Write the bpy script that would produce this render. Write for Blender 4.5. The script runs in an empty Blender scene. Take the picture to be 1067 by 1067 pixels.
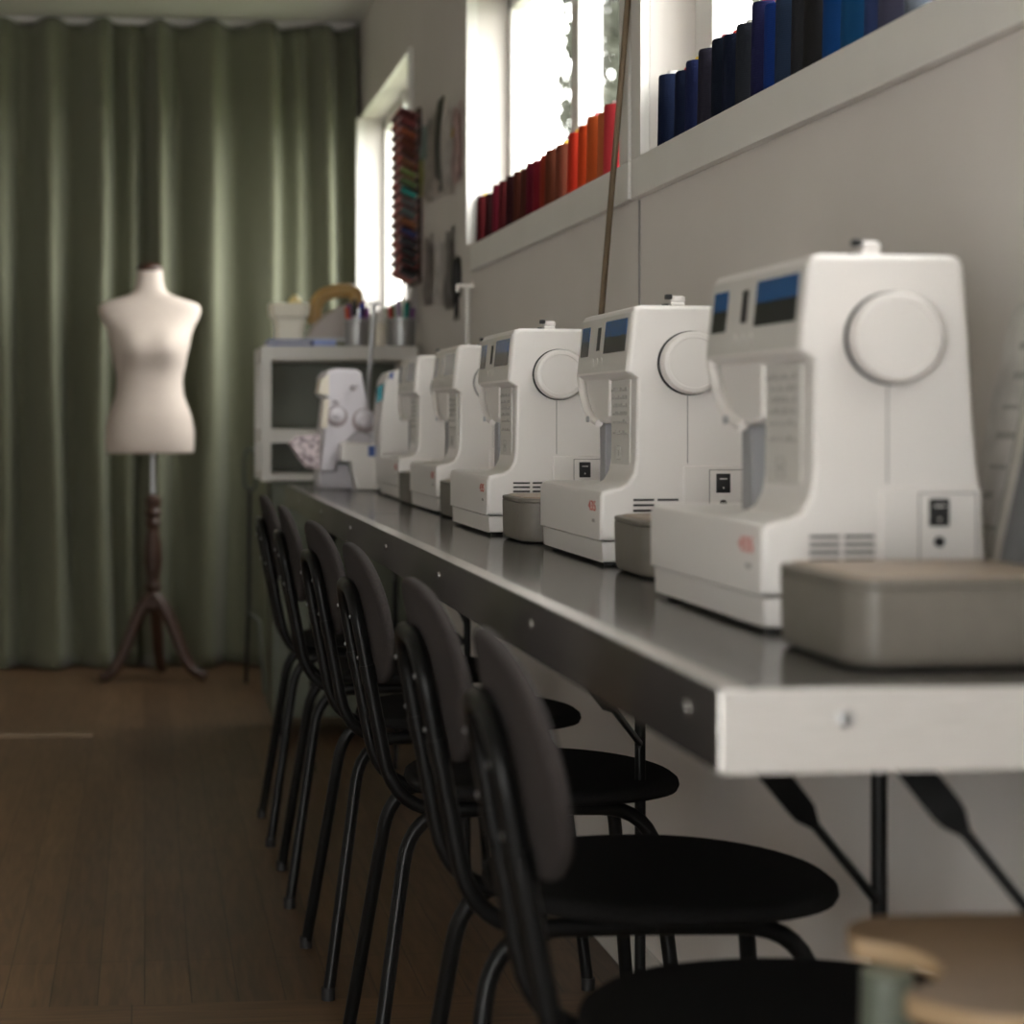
import bpy, bmesh, math, random
from mathutils import Vector, Matrix
random.seed(7)
S = bpy.context.scene
COL = S.collection
PI = math.pi
# ------------------------------------------------------------------ camera model
F = 2200.0; PSI = math.radians(6.0); CP, SP = math.cos(PSI), math.sin(PSI)
CX, CY, H = 382.0, 436.0, 0.93
def at(px, py, z):                      # point at height z seen at a pixel
    d = (H - z) * F / (py - CY); a = (px - CX) * d / F
    return Vector((a * CP + d * SP, -a * SP + d * CP, z))
def ond(px, py, d):                     # point at depth d
    a = (px - CX) * d / F
    return Vector((a * CP + d * SP, -a * SP + d * CP, H - (py - CY) * d / F))
def yx(px, X):                          # Y on the plane x = X
    t = (px - CX) / F
    return X * (CP - t * SP) / (t * CP + SP)
def zx(py, X, Y): return H - (py - CY) * (X * SP + Y * CP) / F
def yd(X, d): return (d - X * SP) / CP
WALL = 0.815; CEIL = 2.436; TABLE = 0.75

# ------------------------------------------------------------------ materials
def mat(name, col, rough=0.5, metal=0.0, **k):
    m = bpy.data.materials.new(name); m.use_nodes = True
    b = m.node_tree.nodes['Principled BSDF']
    b.inputs['Base Color'].default_value = (*col, 1); b.inputs['Roughness'].default_value = rough
    b.inputs['Metallic'].default_value = metal
    if 'spec' in k: b.inputs['Specular IOR Level'].default_value = k['spec']
    if 'coat' in k: b.inputs['Coat Weight'].default_value = k['coat']
    if 'sheen' in k: b.inputs['Sheen Weight'].default_value = k['sheen']
    if 'emit' in k:
        b.inputs['Emission Color'].default_value = (*col, 1); b.inputs['Emission Strength'].default_value = k['emit']
    return m
def N(m, t, **k):
    n = m.node_tree.nodes.new(t)
    for a, v in k.items():
        if a in n.inputs.keys(): n.inputs[a].default_value = v
        else: setattr(n, a, v)
    return n
def L(m, a, ao, b, bi): m.node_tree.links.new(a.outputs[ao], b.inputs[bi])
def bsdf(m): return m.node_tree.nodes['Principled BSDF']
def noise_mat(name, c1, c2, scale, rough=0.6, stretch=(1, 1, 1), bump=0.0, metal=0.0, detail=4, **k):
    m = mat(name, c1, rough, metal, **k)
    tc = N(m, 'ShaderNodeTexCoord'); mp = N(m, 'ShaderNodeMapping'); mp.inputs['Scale'].default_value = stretch
    L(m, tc, 'Object', mp, 'Vector')
    nz = N(m, 'ShaderNodeTexNoise'); nz.inputs['Scale'].default_value = scale; nz.inputs['Detail'].default_value = detail
    L(m, mp, 'Vector', nz, 'Vector')
    rp = N(m, 'ShaderNodeValToRGB')
    rp.color_ramp.elements[0].position = 0.35; rp.color_ramp.elements[0].color = (*c1, 1)
    rp.color_ramp.elements[1].position = 0.65; rp.color_ramp.elements[1].color = (*c2, 1)
    L(m, nz, 'Fac', rp, 'Fac'); L(m, rp, 'Color', bsdf(m), 'Base Color')
    if bump:
        bp = N(m, 'ShaderNodeBump'); bp.inputs['Strength'].default_value = bump; bp.inputs['Distance'].default_value = 0.004
        L(m, nz, 'Fac', bp, 'Height'); L(m, bp, 'Normal', bsdf(m), 'Normal')
    return m
def band_mat(name, c1, c2, freq, axis='Z', rough=0.9):       # fine wound bands
    m = mat(name, c1, rough, spec=.08)
    tc = N(m, 'ShaderNodeTexCoord'); wv = N(m, 'ShaderNodeTexWave')
    wv.bands_direction = axis; wv.inputs['Scale'].default_value = freq; wv.inputs['Distortion'].default_value = 1.5
    L(m, tc, 'Object', wv, 'Vector')
    mx = N(m, 'ShaderNodeMix', data_type='RGBA'); mx.inputs[6].default_value = (*c1, 1); mx.inputs[7].default_value = (*c2, 1)
    L(m, wv, 'Fac', mx, 0); m.node_tree.links.new(mx.outputs[2], bsdf(m).inputs['Base Color'])
    bp = N(m, 'ShaderNodeBump'); bp.inputs['Strength'].default_value = 0.25; bp.inputs['Distance'].default_value = 0.001
    L(m, wv, 'Fac', bp, 'Height'); L(m, bp, 'Normal', bsdf(m), 'Normal')
    return m
def floor_mat(name, rot, c1, c2, bw, bh):
    m = mat(name, c1, 0.42)
    tc = N(m, 'ShaderNodeTexCoord'); mp = N(m, 'ShaderNodeMapping'); mp.inputs['Rotation'].default_value = (0, 0, rot)
    mp.inputs['Location'].default_value = (0.02, 0.0, 0)
    L(m, tc, 'Object', mp, 'Vector')
    br = N(m, 'ShaderNodeTexBrick'); br.offset = 0.0; br.squash = 1.0
    for k, v in (('Color1', (*c1, 1)), ('Color2', (*c2, 1)), ('Mortar', (c1[0]*.3, c1[1]*.3, c1[2]*.3, 1)), ('Scale', 1.0),
                 ('Mortar Size', 0.0012), ('Mortar Smooth', 0.3), ('Bias', 0.0), ('Brick Width', bw), ('Row Height', bh)):
        br.inputs[k].default_value = v
    L(m, mp, 'Vector', br, 'Vector')
    mp2 = N(m, 'ShaderNodeMapping'); mp2.inputs['Scale'].default_value = (1.2, 14, 1)
    L(m, mp, 'Vector', mp2, 'Vector')
    nz = N(m, 'ShaderNodeTexNoise'); nz.inputs['Scale'].default_value = 5.0; nz.inputs['Detail'].default_value = 6; nz.inputs['Distortion'].default_value = 0.6
    L(m, mp2, 'Vector', nz, 'Vector')
    rp = N(m, 'ShaderNodeValToRGB'); rp.color_ramp.elements[0].color = (0.5, 0.47, 0.44, 1); rp.color_ramp.elements[0].position = .3
    rp.color_ramp.elements[1].color = (1.15, 1.1, 1.05, 1); rp.color_ramp.elements[1].position = .72
    L(m, nz, 'Fac', rp, 'Fac')
    mx = N(m, 'ShaderNodeMix', data_type='RGBA', blend_type='MULTIPLY'); mx.inputs[0].default_value = 0.85
    m.node_tree.links.new(br.outputs['Color'], mx.inputs[6]); m.node_tree.links.new(rp.outputs['Color'], mx.inputs[7])
    m.node_tree.links.new(mx.outputs[2], bsdf(m).inputs['Base Color'])
    bp = N(m, 'ShaderNodeBump'); bp.inputs['Strength'].default_value = 0.3; bp.inputs['Distance'].default_value = 0.002; bp.invert = True
    L(m, br, 'Fac', bp, 'Height'); L(m, bp, 'Normal', bsdf(m), 'Normal')
    return m

M = {}
M['wall'] = noise_mat('wall_paint', (0.63, 0.59, 0.56), (0.66, 0.62, 0.59), 3, 0.55)
M['trim'] = noise_mat('trim_paint', (0.72, 0.70, 0.67), (0.75, 0.73, 0.70), 5, 0.4)
M['ceiling'] = noise_mat('ceiling_paint', (0.66, 0.65, 0.61), (0.69, 0.68, 0.64), 2, 0.7)
M['floor'] = floor_mat('oak_boards', PI/2, (0.115, 0.068, 0.038), (0.165, 0.100, 0.055), 0.905, 0.075)
M['floor_x'] = floor_mat('oak_boards_cross', 0, (0.15, 0.09, 0.05), (0.19, 0.115, 0.064), 1.8, 0.13)
M['black_metal'] = mat('black_powder_coat', (0.006, 0.006, 0.006), 0.34, spec=.16)
M['seat'] = noise_mat('black_seat_fabric', (0.009, 0.0088, 0.0088), (0.014, 0.0135, 0.0135), 350, 0.95, bump=0.15, spec=.1)
M['back'] = noise_mat('charcoal_back_fabric', (0.030, 0.0255, 0.025), (0.042, 0.036, 0.035), 350, 0.95, bump=0.2, spec=.15)
M['backshell'] = mat('black_back_shell', (0.01, 0.01, 0.01), 0.5)
M['top'] = noise_mat('grey_laminate', (0.05, 0.048, 0.046), (0.066, 0.064, 0.061), 60, 0.13, spec=0.18)
M['alu'] = noise_mat('brushed_aluminium', (0.58, 0.56, 0.535), (0.66, 0.64, 0.61), 30, 0.23, (1, 0.05, 20), 0.03, metal=1.0)
M['alu_end'] = noise_mat('aluminium_end', (0.62, 0.595, 0.575), (0.68, 0.655, 0.635), 30, 0.6, (1, 1, 20), metal=0.35)
M['chrome'] = mat('chrome', (0.75, 0.75, 0.76), 0.15, 1.0)
M['steel'] = mat('satin_steel', (0.45, 0.46, 0.48), 0.35, 1.0)
M['white'] = mat('white_abs', (0.77, 0.735, 0.715), 0.28)
M['white2'] = mat('white_abs_panel', (0.60, 0.58, 0.55), 0.4)
M['shank'] = mat('grey_shank', (0.30, 0.30, 0.315), 0.4)
M['iron_grey'] = mat('iron_grey', (0.42, 0.37, 0.34), 0.35)
M['dial_shadow'] = mat('dial_shadow', (0.36, 0.30, 0.32), 0.5)  # mauve-grey tone for the shadows painted around the dials
M['button'] = mat('button_grey', (0.66, 0.64, 0.61), 0.5)
M['ivory'] = mat('ivory_abs', (0.74, 0.68, 0.58), 0.4)
M['dark'] = mat('dark_slot', (0.012, 0.012, 0.013), 0.5)
M['groove'] = mat('seam_grey', (0.22, 0.21, 0.2), 0.6)
M['screen_blue'] = mat('lcd_blue', (0.012, 0.085, 0.26), 0.25)
M['screen_dark'] = mat('lcd_dark', (0.012, 0.013, 0.016), 0.25)
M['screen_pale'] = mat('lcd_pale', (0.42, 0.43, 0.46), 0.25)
M['print'] = mat('grey_print', (0.36, 0.345, 0.33), 0.6)
M['red'] = mat('red_print', (0.55, 0.05, 0.03), 0.5)
M['taupe'] = noise_mat('taupe_plastic', (0.15, 0.135, 0.115), (0.165, 0.148, 0.127), 40, 0.45)
M['taupe_lid'] = noise_mat('taupe_lid', (0.28, 0.215, 0.16), (0.31, 0.24, 0.18), 40, 0.4)
M['linen'] = noise_mat('cream_linen', (0.52, 0.445, 0.395), (0.57, 0.49, 0.435), 160, 0.85, bump=0.1)
M['darkwood'] = noise_mat('dark_turned_wood', (0.035, 0.014, 0.007), (0.055, 0.022, 0.011), 18, 0.5, (1, 1, 0.2))
M['ply'] = noise_mat('plywood_face', (0.125, 0.08, 0.045), (0.155, 0.10, 0.058), 9, 0.45, (1, 6, 1))
M['ply_edge'] = noise_mat('plywood_edge', (0.32, 0.215, 0.12), (0.38, 0.265, 0.155), 30, 0.55, (1, 1, 12))
M['sage'] = mat('sage_paint', (0.10, 0.115, 0.09), 0.45)
M['shelf_white'] = mat('white_steel', (0.62, 0.60, 0.57), 0.4)
M['shelf_back'] = mat('grey_green_panel', (0.16, 0.17, 0.145), 0.7)
M['cab'] = mat('cabinet_green', (0.085, 0.095, 0.065), 0.5)
M['stand'] = mat('dark_green_metal', (0.05, 0.058, 0.042), 0.5)
M['stick'] = noise_mat('brown_dowel', (0.085, 0.055, 0.03), (0.12, 0.08, 0.045), 12, 0.7, (6, 6, 0.4))
M['cream'] = mat('cream_plastic', (0.88, 0.83, 0.70), 0.5)
M['tan'] = mat('tan_plastic', (0.42, 0.26, 0.09), 0.4)
M['blue_book'] = mat('blue_cover', (0.07, 0.12, 0.36), 0.5)
M['lblue_book'] = mat('light_blue_cover', (0.30, 0.38, 0.72), 0.5)
M['paper'] = noise_mat('paper', (0.62, 0.60, 0.57), (0.66, 0.64, 0.61), 20, 0.8)
M['cup'] = mat('grey_metal_cup', (0.33, 0.33, 0.33), 0.35, 0.7)
M['lavender'] = mat('cool_white_abs', (0.66, 0.63, 0.68), 0.35)
def speckle():
    m = noise_mat('speckled_cloth', (0.25, 0.2, 0.22), (0.66, 0.57, 0.6), 70, 0.9, detail=1)
    return m
M['speckle'] = speckle()
def glass_mat():
    m = bpy.data.materials.new('window_glass'); m.use_nodes = True
    nt = m.node_tree; nt.nodes.clear()
    o = nt.nodes.new('ShaderNodeOutputMaterial'); mx = nt.nodes.new('ShaderNodeMixShader'); t = nt.nodes.new('ShaderNodeBsdfTransparent')
    g = nt.nodes.new('ShaderNodeBsdfGlossy'); g.inputs['Roughness'].default_value = 0.02; mx.inputs[0].default_value = 0.05
    t.inputs['Color'].default_value = (0.97, 0.98, 0.97, 1)
    nt.links.new(t.outputs[0], mx.inputs[1]); nt.links.new(g.outputs[0], mx.inputs[2]); nt.links.new(mx.outputs[0], o.inputs[0])
    return m
M['glass'] = glass_mat()
def curtain_mat():
    m = mat('green_linen_curtain', (0.15, 0.165, 0.10), 0.85, sheen=0.15)
    tc = N(m, 'ShaderNodeTexCoord'); mp = N(m, 'ShaderNodeMapping'); mp.inputs['Scale'].default_value = (220, 220, 25)
    L(m, tc, 'Object', mp, 'Vector')
    nz = N(m, 'ShaderNodeTexNoise'); nz.inputs['Scale'].default_value = 1.0; nz.inputs['Detail'].default_value = 3
    L(m, mp, 'Vector', nz, 'Vector')
    rp = N(m, 'ShaderNodeValToRGB'); rp.color_ramp.elements[0].color = (0.108, 0.112, 0.070, 1); rp.color_ramp.elements[1].color = (0.165, 0.170, 0.112, 1)
    L(m, nz, 'Fac', rp, 'Fac'); L(m, rp, 'Color', bsdf(m), 'Base Color')
    return m
M['curtain'] = curtain_mat()
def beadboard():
    m = mat('beadboard_lit', (0.80, 0.765, 0.735), 0.5)  # whiter than the wall: stands in for light falling under the table
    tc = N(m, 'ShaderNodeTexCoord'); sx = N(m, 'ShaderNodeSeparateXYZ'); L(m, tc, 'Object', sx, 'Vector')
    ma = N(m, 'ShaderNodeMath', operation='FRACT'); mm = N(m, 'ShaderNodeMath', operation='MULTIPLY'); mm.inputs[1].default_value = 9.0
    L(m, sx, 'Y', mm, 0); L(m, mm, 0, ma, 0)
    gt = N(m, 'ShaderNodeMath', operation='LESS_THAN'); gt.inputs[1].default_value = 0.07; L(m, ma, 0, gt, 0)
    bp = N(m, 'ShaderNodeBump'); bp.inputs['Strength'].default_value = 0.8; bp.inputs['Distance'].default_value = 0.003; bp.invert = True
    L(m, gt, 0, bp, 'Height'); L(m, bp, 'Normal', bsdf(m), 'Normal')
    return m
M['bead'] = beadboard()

# ------------------------------------------------------------------ mesh helpers
def new(): return bmesh.new()
def merge(bm, tmp, mi=0, mtx=None):
    if mtx is not None: bmesh.ops.transform(tmp, matrix=mtx, verts=tmp.verts)
    for f in tmp.faces: f.material_index = mi
    me = bpy.data.meshes.new('t'); tmp.to_mesh(me); tmp.free(); bm.from_mesh(me); bpy.data.meshes.remove(me)
def box(bm, x0, x1, y0, y1, z0, z1, bev=0.0, mi=0, mtx=None, seg=2):
    t = new(); bmesh.ops.create_cube(t, size=1)
    bmesh.ops.transform(t, matrix=Matrix.Translation(((x0+x1)/2, (y0+y1)/2, (z0+z1)/2)) @ Matrix.Diagonal((x1-x0, y1-y0, z1-z0, 1)), verts=t.verts)
    if bev: bmesh.ops.bevel(t, geom=t.edges[:], offset=bev, segments=seg, affect='EDGES', profile=0.5)
    merge(bm, t, mi, mtx)
def prism(bm, poly, a, b, axis='y', bev=0.0, mi=0, seg=2, mtx=None, ends='ab'):     # poly (u,v): y->(x,z)  z->(x,y)  x->(y,z)
    t = new()
    def P(u, v, w): return (u, w, v) if axis == 'y' else ((u, v, w) if axis == 'z' else (w, u, v))
    va = [t.verts.new(P(u, v, a)) for u, v in poly]; vb = [t.verts.new(P(u, v, b)) for u, v in poly]
    n = len(poly); fa = t.faces.new(va); fb = t.faces.new(vb[::-1])
    for i in range(n): t.faces.new((va[i], vb[i], vb[(i+1) % n], va[(i+1) % n]))
    bmesh.ops.recalc_face_normals(t, faces=t.faces)
    if bev:
        es = (set(fa.edges[:]) if 'a' in ends else set()) | (set(fb.edges[:]) if 'b' in ends else set())
        bmesh.ops.bevel(t, geom=list(es), offset=bev, segments=seg, affect='EDGES', profile=0.5, clamp_overlap=True)
    bmesh.ops.triangulate(t, faces=[f for f in t.faces if len(f.verts) > 4])
    merge(bm, t, mi, mtx)
def smooth_path(pts, n=6):
    pts = [Vector(p) for p in pts]; out = []
    for i in range(len(pts) - 1):
        p0 = pts[max(i-1, 0)]; p1 = pts[i]; p2 = pts[i+1]; p3 = pts[min(i+2, len(pts)-1)]
        for k in range(n):
            t = k / n
            out.append(0.5 * ((2*p1) + (p2-p0)*t + (2*p0-5*p1+4*p2-p3)*t*t + (3*p1-p0-3*p2+p3)*t**3))
    out.append(pts[-1]); return out
def fillet_path(pts, rs, n=6):           # polyline with rounded corners
    pts = [Vector(p) for p in pts]; out = [pts[0]]
    for i in range(1, len(pts)-1):
        a = (pts[i-1]-pts[i]); b = (pts[i+1]-pts[i]); r = min(rs[i-1], a.length*.49, b.length*.49)
        p = pts[i] + a.normalized()*r; q = pts[i] + b.normalized()*r
        for k in range(n+1):
            t = k/n; out.append((1-t)**2*p + 2*t*(1-t)*pts[i] + t*t*q)
    out.append(pts[-1]); return out
def tube(bm, pts, r, seg=10, mi=0, r1=None, flat=None):
    pts = [Vector(p) for p in pts]; t = new(); rings = []
    prev = None
    for i, p in enumerate(pts):
        d = (pts[min(i+1, len(pts)-1)] - pts[max(i-1, 0)]).normalized()
        if prev is None:
            up = Vector((0, 0, 1)) if abs(d.z) < 0.9 else Vector((1, 0, 0))
            u = d.cross(up).normalized()
        else:
            u = (prev - d * prev.dot(d)).normalized()
        prev = u; v = d.cross(u)
        rr = r if r1 is None else r + (r1-r)*i/(len(pts)-1)
        if callable(r): rr = r(i/(len(pts)-1))
        rings.append([t.verts.new(p + (u*math.cos(2*PI*k/seg) + v*math.sin(2*PI*k/seg))*rr) for k in range(seg)])
    for i in range(len(rings)-1):
        for k in range(seg): t.faces.new((rings[i][k], rings[i][(k+1) % seg], rings[i+1][(k+1) % seg], rings[i+1][k]))
    t.faces.new(rings[0][::-1]); t.faces.new(rings[-1])
    bmesh.ops.recalc_face_normals(t, faces=t.faces)
    merge(bm, t, mi)
def lathe(bm, prof, seg=24, mi=0, mtx=None):      # prof (r,z) around z
    t = new(); rings = []
    for r, z in prof:
        rings.append([t.verts.new((r*math.cos(2*PI*k/seg), r*math.sin(2*PI*k/seg), z)) for k in range(seg)])
    for i in range(len(rings)-1):
        for k in range(seg): t.faces.new((rings[i][k], rings[i][(k+1) % seg], rings[i+1][(k+1) % seg], rings[i+1][k]))
    t.faces.new(rings[0][::-1]); t.faces.new(rings[-1])
    bmesh.ops.recalc_face_normals(t, faces=t.faces)
    merge(bm, t, mi, mtx)
def obj(name, bm, m, parent=None, loc=(0, 0, 0), rot=(0, 0, 0), ang=35, label=None):
    me = bpy.data.meshes.new(name); bm.to_mesh(me); bm.free()
    for x in (m if isinstance(m, (list, tuple)) else [m]): me.materials.append(x)
    for p in me.polygons: p.use_smooth = True
    me.set_sharp_from_angle(angle=math.radians(ang))
    o = bpy.data.objects.new(name, me); COL.objects.link(o)
    o.location = loc; o.rotation_euler = rot
    if ang < 100:
        wn = o.modifiers.new('normals', 'WEIGHTED_NORMAL'); wn.keep_sharp = True; wn.weight = 60
    if parent: o.parent = parent
    if label: o['label'] = label
    return o
def tag(o, label, cat, group=None):
    o['label'] = label; o['category'] = cat
    if group: o['group'] = group
    return o
def thing(name, label, cat, loc=(0, 0, 0), rotz=0.0, group=None):
    o = bpy.data.objects.new(name, None); COL.objects.link(o); o.empty_display_size = 0.05
    o.location = loc; o.rotation_euler = (0, 0, rotz)
    return tag(o, label, cat, group)
def struct(name, bm, m, parent=None, ang=35):
    o = obj(name, bm, m, parent, ang=ang); o['kind'] = 'structure'; return o
def copy_tree(o, parent=None):
    c = o.copy(); COL.objects.link(c)
    if parent: c.parent = parent
    for ch in [x for x in o.children]: copy_tree(ch, c)
    return c
def text_mesh(bm, s, size, mtx, mi=0, ext=0.0003, w=None):
    cu = bpy.data.curves.new('t', 'FONT'); cu.body = s; cu.size = size; cu.extrude = ext; cu.resolution_u = 3
    o = bpy.data.objects.new('t', cu); COL.objects.link(o)
    dg = bpy.context.evaluated_depsgraph_get(); dg.update()
    me = bpy.data.meshes.new_from_object(o.evaluated_get(dg))
    t = new(); t.from_mesh(me); bpy.data.objects.remove(o); bpy.data.curves.remove(cu); bpy.data.meshes.remove(me)
    xs = [v.co.x for v in t.verts]
    if w and xs:
        sx = w / (max(xs)-min(xs))
        for v in t.verts: v.co.x = (v.co.x - min(xs))*sx
    merge(bm, t, mi, mtx)

# ------------------------------------------------------------------ room shell
XL, YN, YF = -2.7, -1.25, 8.16
b = new()
def slab(bm, x0, x1, y0, y1, mi): box(bm, x0, x1, y0, y1, -0.05, 0, mi=mi)
slab(b, XL, WALL+.13, 3.37, 7.62, 0); slab(b, XL, WALL+.13, 2.90, 3.37, 1); slab(b, XL, WALL+.13, YN, 2.90, 0); slab(b, XL, WALL+.13, 7.62, YF, 1)
struct('floor', b, [M['floor'], M['floor_x']])
b = new(); box(b, XL-.12, WALL+.13, YN-.12, YF+.12, CEIL, CEIL+.1); struct('ceiling', b, M['ceiling'])
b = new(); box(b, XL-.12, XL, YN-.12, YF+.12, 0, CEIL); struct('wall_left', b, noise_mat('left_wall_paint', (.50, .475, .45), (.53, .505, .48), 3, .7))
b = new(); box(b, XL, WALL+.13, YF, YF+.12, 0, CEIL); struct('wall_far', b, M['wall'])
WX0, WX1, WZ0, WZ = -1.75, -0.45, .10, 1.75
b = new(); box(b, XL, WX0, YN-.12, YN, 0, CEIL); box(b, WX1, WALL+.13, YN-.12, YN, 0, CEIL); box(b, WX0, WX1, YN-.12, YN, WZ, CEIL); box(b, WX0, WX1, YN-.12, YN, 0, WZ0)
struct('wall_near', b, M['wall'])
b = new()
for x in (WX0, (WX0+WX1)/2-.03, WX1-.06): box(b, x, x+.06, YN-.09, YN-.03, WZ0, WZ)
box(b, WX0, WX1, YN-.09, YN-.03, WZ0, WZ0+.06); box(b, WX0, WX1, YN-.09, YN-.03, WZ-.06, WZ)
g4 = struct('window_4', b, M['trim'])
b = new(); box(b, WX0+.03, WX1-.03, YN-.062, YN-.058, WZ0+.03, WZ-.03); obj('pane', b, M['glass'], g4)
# right wall with three windows (casing faces stand 16 mm proud)
CF = WALL - 0.016
SILL = H + (zx(162, CF, yx(666, CF)) - H)
HEAD = 1.975; HEAD3 = 2.05
W1 = (0.75, yx(667, CF)); W2 = (yx(645, CF), yx(491, CF)); W3 = (yx(425, CF) + .012, 7.84)
SILL3 = 1.30
b = new(); T = 0.13
def wb(y0, y1, z0, z1, mi=0): box(b, WALL, WALL+T, y0, y1, z0, z1, mi=mi)
wb(YN, YF, 0, 1.285, 1 if False else 0); wb(YN, W3[0], HEAD, CEIL); wb(W3[0], YF, HEAD3, CEIL)
wb(YN, W1[0], 1.285, HEAD); wb(W1[1], W2[0], 1.285, HEAD); wb(W2[1], W3[0], 1.285, HEAD); wb(W3[1], YF, 1.285, HEAD3)
wb(W1[0], W1[1], 1.285, SILL-.004); wb(W2[0], W2[1], 1.285, SILL-.004); wb(W3[0], W3[1], 1.285, SILL3)
struct('wall_right', b, M['wall'])
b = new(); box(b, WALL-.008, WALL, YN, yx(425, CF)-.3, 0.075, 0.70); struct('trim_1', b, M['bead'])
b = new(); box(b, WALL-.014, WALL, YN, YF, 0, 0.075, .002); struct('baseboard_right', b, M['trim'])
b = new(); yj = yx(667, WALL); box(b, WALL-.0025, WALL, yj-.003, yj+.003, 0.70, SILL-.066); struct('trim_2', b, M['groove'])
def window(n, y0, y1, z0, z1, split, far=.066, cw=.066):
    b = new()
    y0o, y1o = y0 - cw, y1 + far
    box(b, CF, WALL, y0o, y1o, z0-.064, z0, .002)
    box(b, CF, WALL, y0o, y1o, z1, z1+(.075 if cw > .05 else .012), .002)
    box(b, CF, WALL, y0o, y0, z0, z1, .002); box(b, CF - (.012 if far < .05 else 0), WALL, y1, y1o, z0, z1, .002)
    box(b, CF+.002, WALL+.075, y0, y1, z0-.006, z0)                          # sill board
    g = struct('window_%d' % n, b, M['trim'])
    b = new(); fx0, fx1 = WALL+.075, WALL+.115; fw = .045
    box(b, fx0, fx1, y0, y1, z0, z0+fw, .003); box(b, fx0, fx1, y0, y1, z1-fw, z1, .003)
    box(b, fx0, fx1, y0, y0+fw, z0, z1, .003); box(b, fx0, fx1, y1-fw, y1, z0, z1, .003)
    for s in split: box(b, fx0-.012, fx1, s-.035, s+.035, z0, z1, .004)
    obj('frame', b, M['trim'], g)
    b = new(); box(b, WALL+.093, WALL+.097, y0+.02, y1-.02, z0+.02, z1-.02); obj('pane', b, M['glass'], g)
window(1, W1[0], W1[1], SILL, HEAD, [yx(741, WALL+.08)-.03, 2.15, 1.4]); window(2, W2[0], W2[1], SILL, HEAD, [yx(612, WALL+.09)], .014); window(3, W3[0], W3[1], SILL3, HEAD3, [7.2], .014, .012)
# ------------------------------------------------------------------ outside
def blob_leaves(bm, c, R, n, s):
    t = new()
    for _ in range(n):
        while True:
            v = Vector((random.uniform(-1, 1), random.uniform(-1, 1), random.uniform(-1, 1)))
            if v.length < 1: break
        p = Vector(c) + Vector((v.x*R[0], v.y*R[1], v.z*R[2]))
        q = Matrix.Rotation(random.uniform(0, 6.3), 3, 'X') @ Matrix.Rotation(random.uniform(0, 6.3), 3, 'Z')
        l = s*random.uniform(.7, 1.4)
        vs = [t.verts.new(p + q @ Vector(w)) for w in ((-l, 0, 0), (0, -l*.45, l*.1), (l, 0, 0), (0, l*.45, l*.1))]
        t.faces.new(vs)
    merge(bm, t, 0)
M['leaf'] = noise_mat('grey_green_leaves', (0.026, 0.028, 0.020), (0.046, 0.048, 0.036), 2, 0.7, spec=.2)
M['bark'] = noise_mat('bark', (0.08, 0.065, 0.05), (0.13, 0.11, 0.09), 8, 0.9)
GZ = -0.4
def tree(lab, x, y, R, zc, n, s):
    t = thing('tree', lab, 'tree', (x, y, GZ))
    b = new(); blob_leaves(b, (0, 0, zc-GZ), R, n, s); obj('foliage', b, M['leaf'], t)
    b = new(); tube(b, [(0, 0, 0), (.05, .03, (zc-GZ)*.5), (0, 0, zc-GZ)], .10, r1=.04); obj('trunk', b, M['bark'], t)
p = yx(670, 3.6)
tree('loose grey-green tree seen through the right pane of the orange-thread window', 3.6, p, (.6, 1.2, 1.9), 3.5, 4200, .065)
p = yx(800, 4.2)
tree('pale grey-green tree seen behind the dark blue thread cones', 4.2, p-1.7, (.8, 1.0, 1.8), 3.4, 1500, .07)
b = new(); box(b, WALL+.14, 30, -10, 40, GZ-.1, GZ); struct('ground', b, noise_mat('lawn', (.08, .1, .05), (.12, .13, .07), 3, .9))

# ------------------------------------------------------------------ curtain
def ypl(px, Y):                      # X on the plane y = Y
    t = (px - CX)/F
    return Y*(t*CP + SP)/(CP - t*SP)
YC = 8.0
FOLDS = [(-480, .05), (-420, .045), (-365, .05), (-300, .05), (-245, .045), (-185, .05), (-130, .045), (-75, .05), (-42, .045),
         (6, .05), (58, .055), (110, .06), (139, .03), (168, .055), (222, .065), (284, .055), (310, .022), (341, .055), (372, .03)]
def curtain_mesh(px0, px1, lean):
    pk = [(ypl(p, YC), a) for p, a in FOLDS]
    xs = []; n = int((px1-px0)/1.6)
    bm = new(); rows = 40; grid = []
    def prof(x, z):
        dr = 0.012*math.sin(z*1.7 + x*3) + 0.01*math.sin(z*3.1 + x*9)
        x = x + dr*(1 - z/2.5)
        for i in range(len(pk)-1):
            a, am = pk[i]; c, cm = pk[i+1]
            if a <= x <= c:
                w = (c-a); f = (x-a)/w; ft = .30        # peak -> trough quickly, then a slow rise to the next peak
                if f < ft: return -am*2.3*(0.5+0.5*math.cos(PI*f/ft))
                return -cm*2.3*(0.5-0.5*math.cos(PI*(f-ft)/(1-ft)))
        return 0
    for j in range(rows+1):
        z = 0.008 + (2.412-0.008)*j/rows; row = []
        for i in range(n+1):
            px = px0 + (px1-px0)*i/n; X = ypl(px, YC)
            amp = 1.0 if z < 2.2 else 1.0 - .45*(z-2.2)/.21
            y = YC + prof(X, z)*amp - .004*math.sin(X*60+z*2) - .02*(1-z/2.4)**3*(1+math.sin(X*14))
            zz = z if j < rows else z + .010*math.sin(X*32)
            row.append(bm.verts.new((X + lean*z, y, zz)))
        grid.append(row)
    for j in range(rows):
        for i in range(n): bm.faces.new((grid[j][i], grid[j][i+1], grid[j+1][i+1], grid[j+1][i]))
    return bm
c = obj('curtain', curtain_mesh(-470, 142, 0.0), M['curtain'], ang=180); tag(c, 'left green linen curtain panel, hanging behind the dress form', 'curtain', None)
sm = c.modifiers.new('thick', 'SOLIDIFY'); sm.thickness = .003; sm.offset = 1
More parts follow.
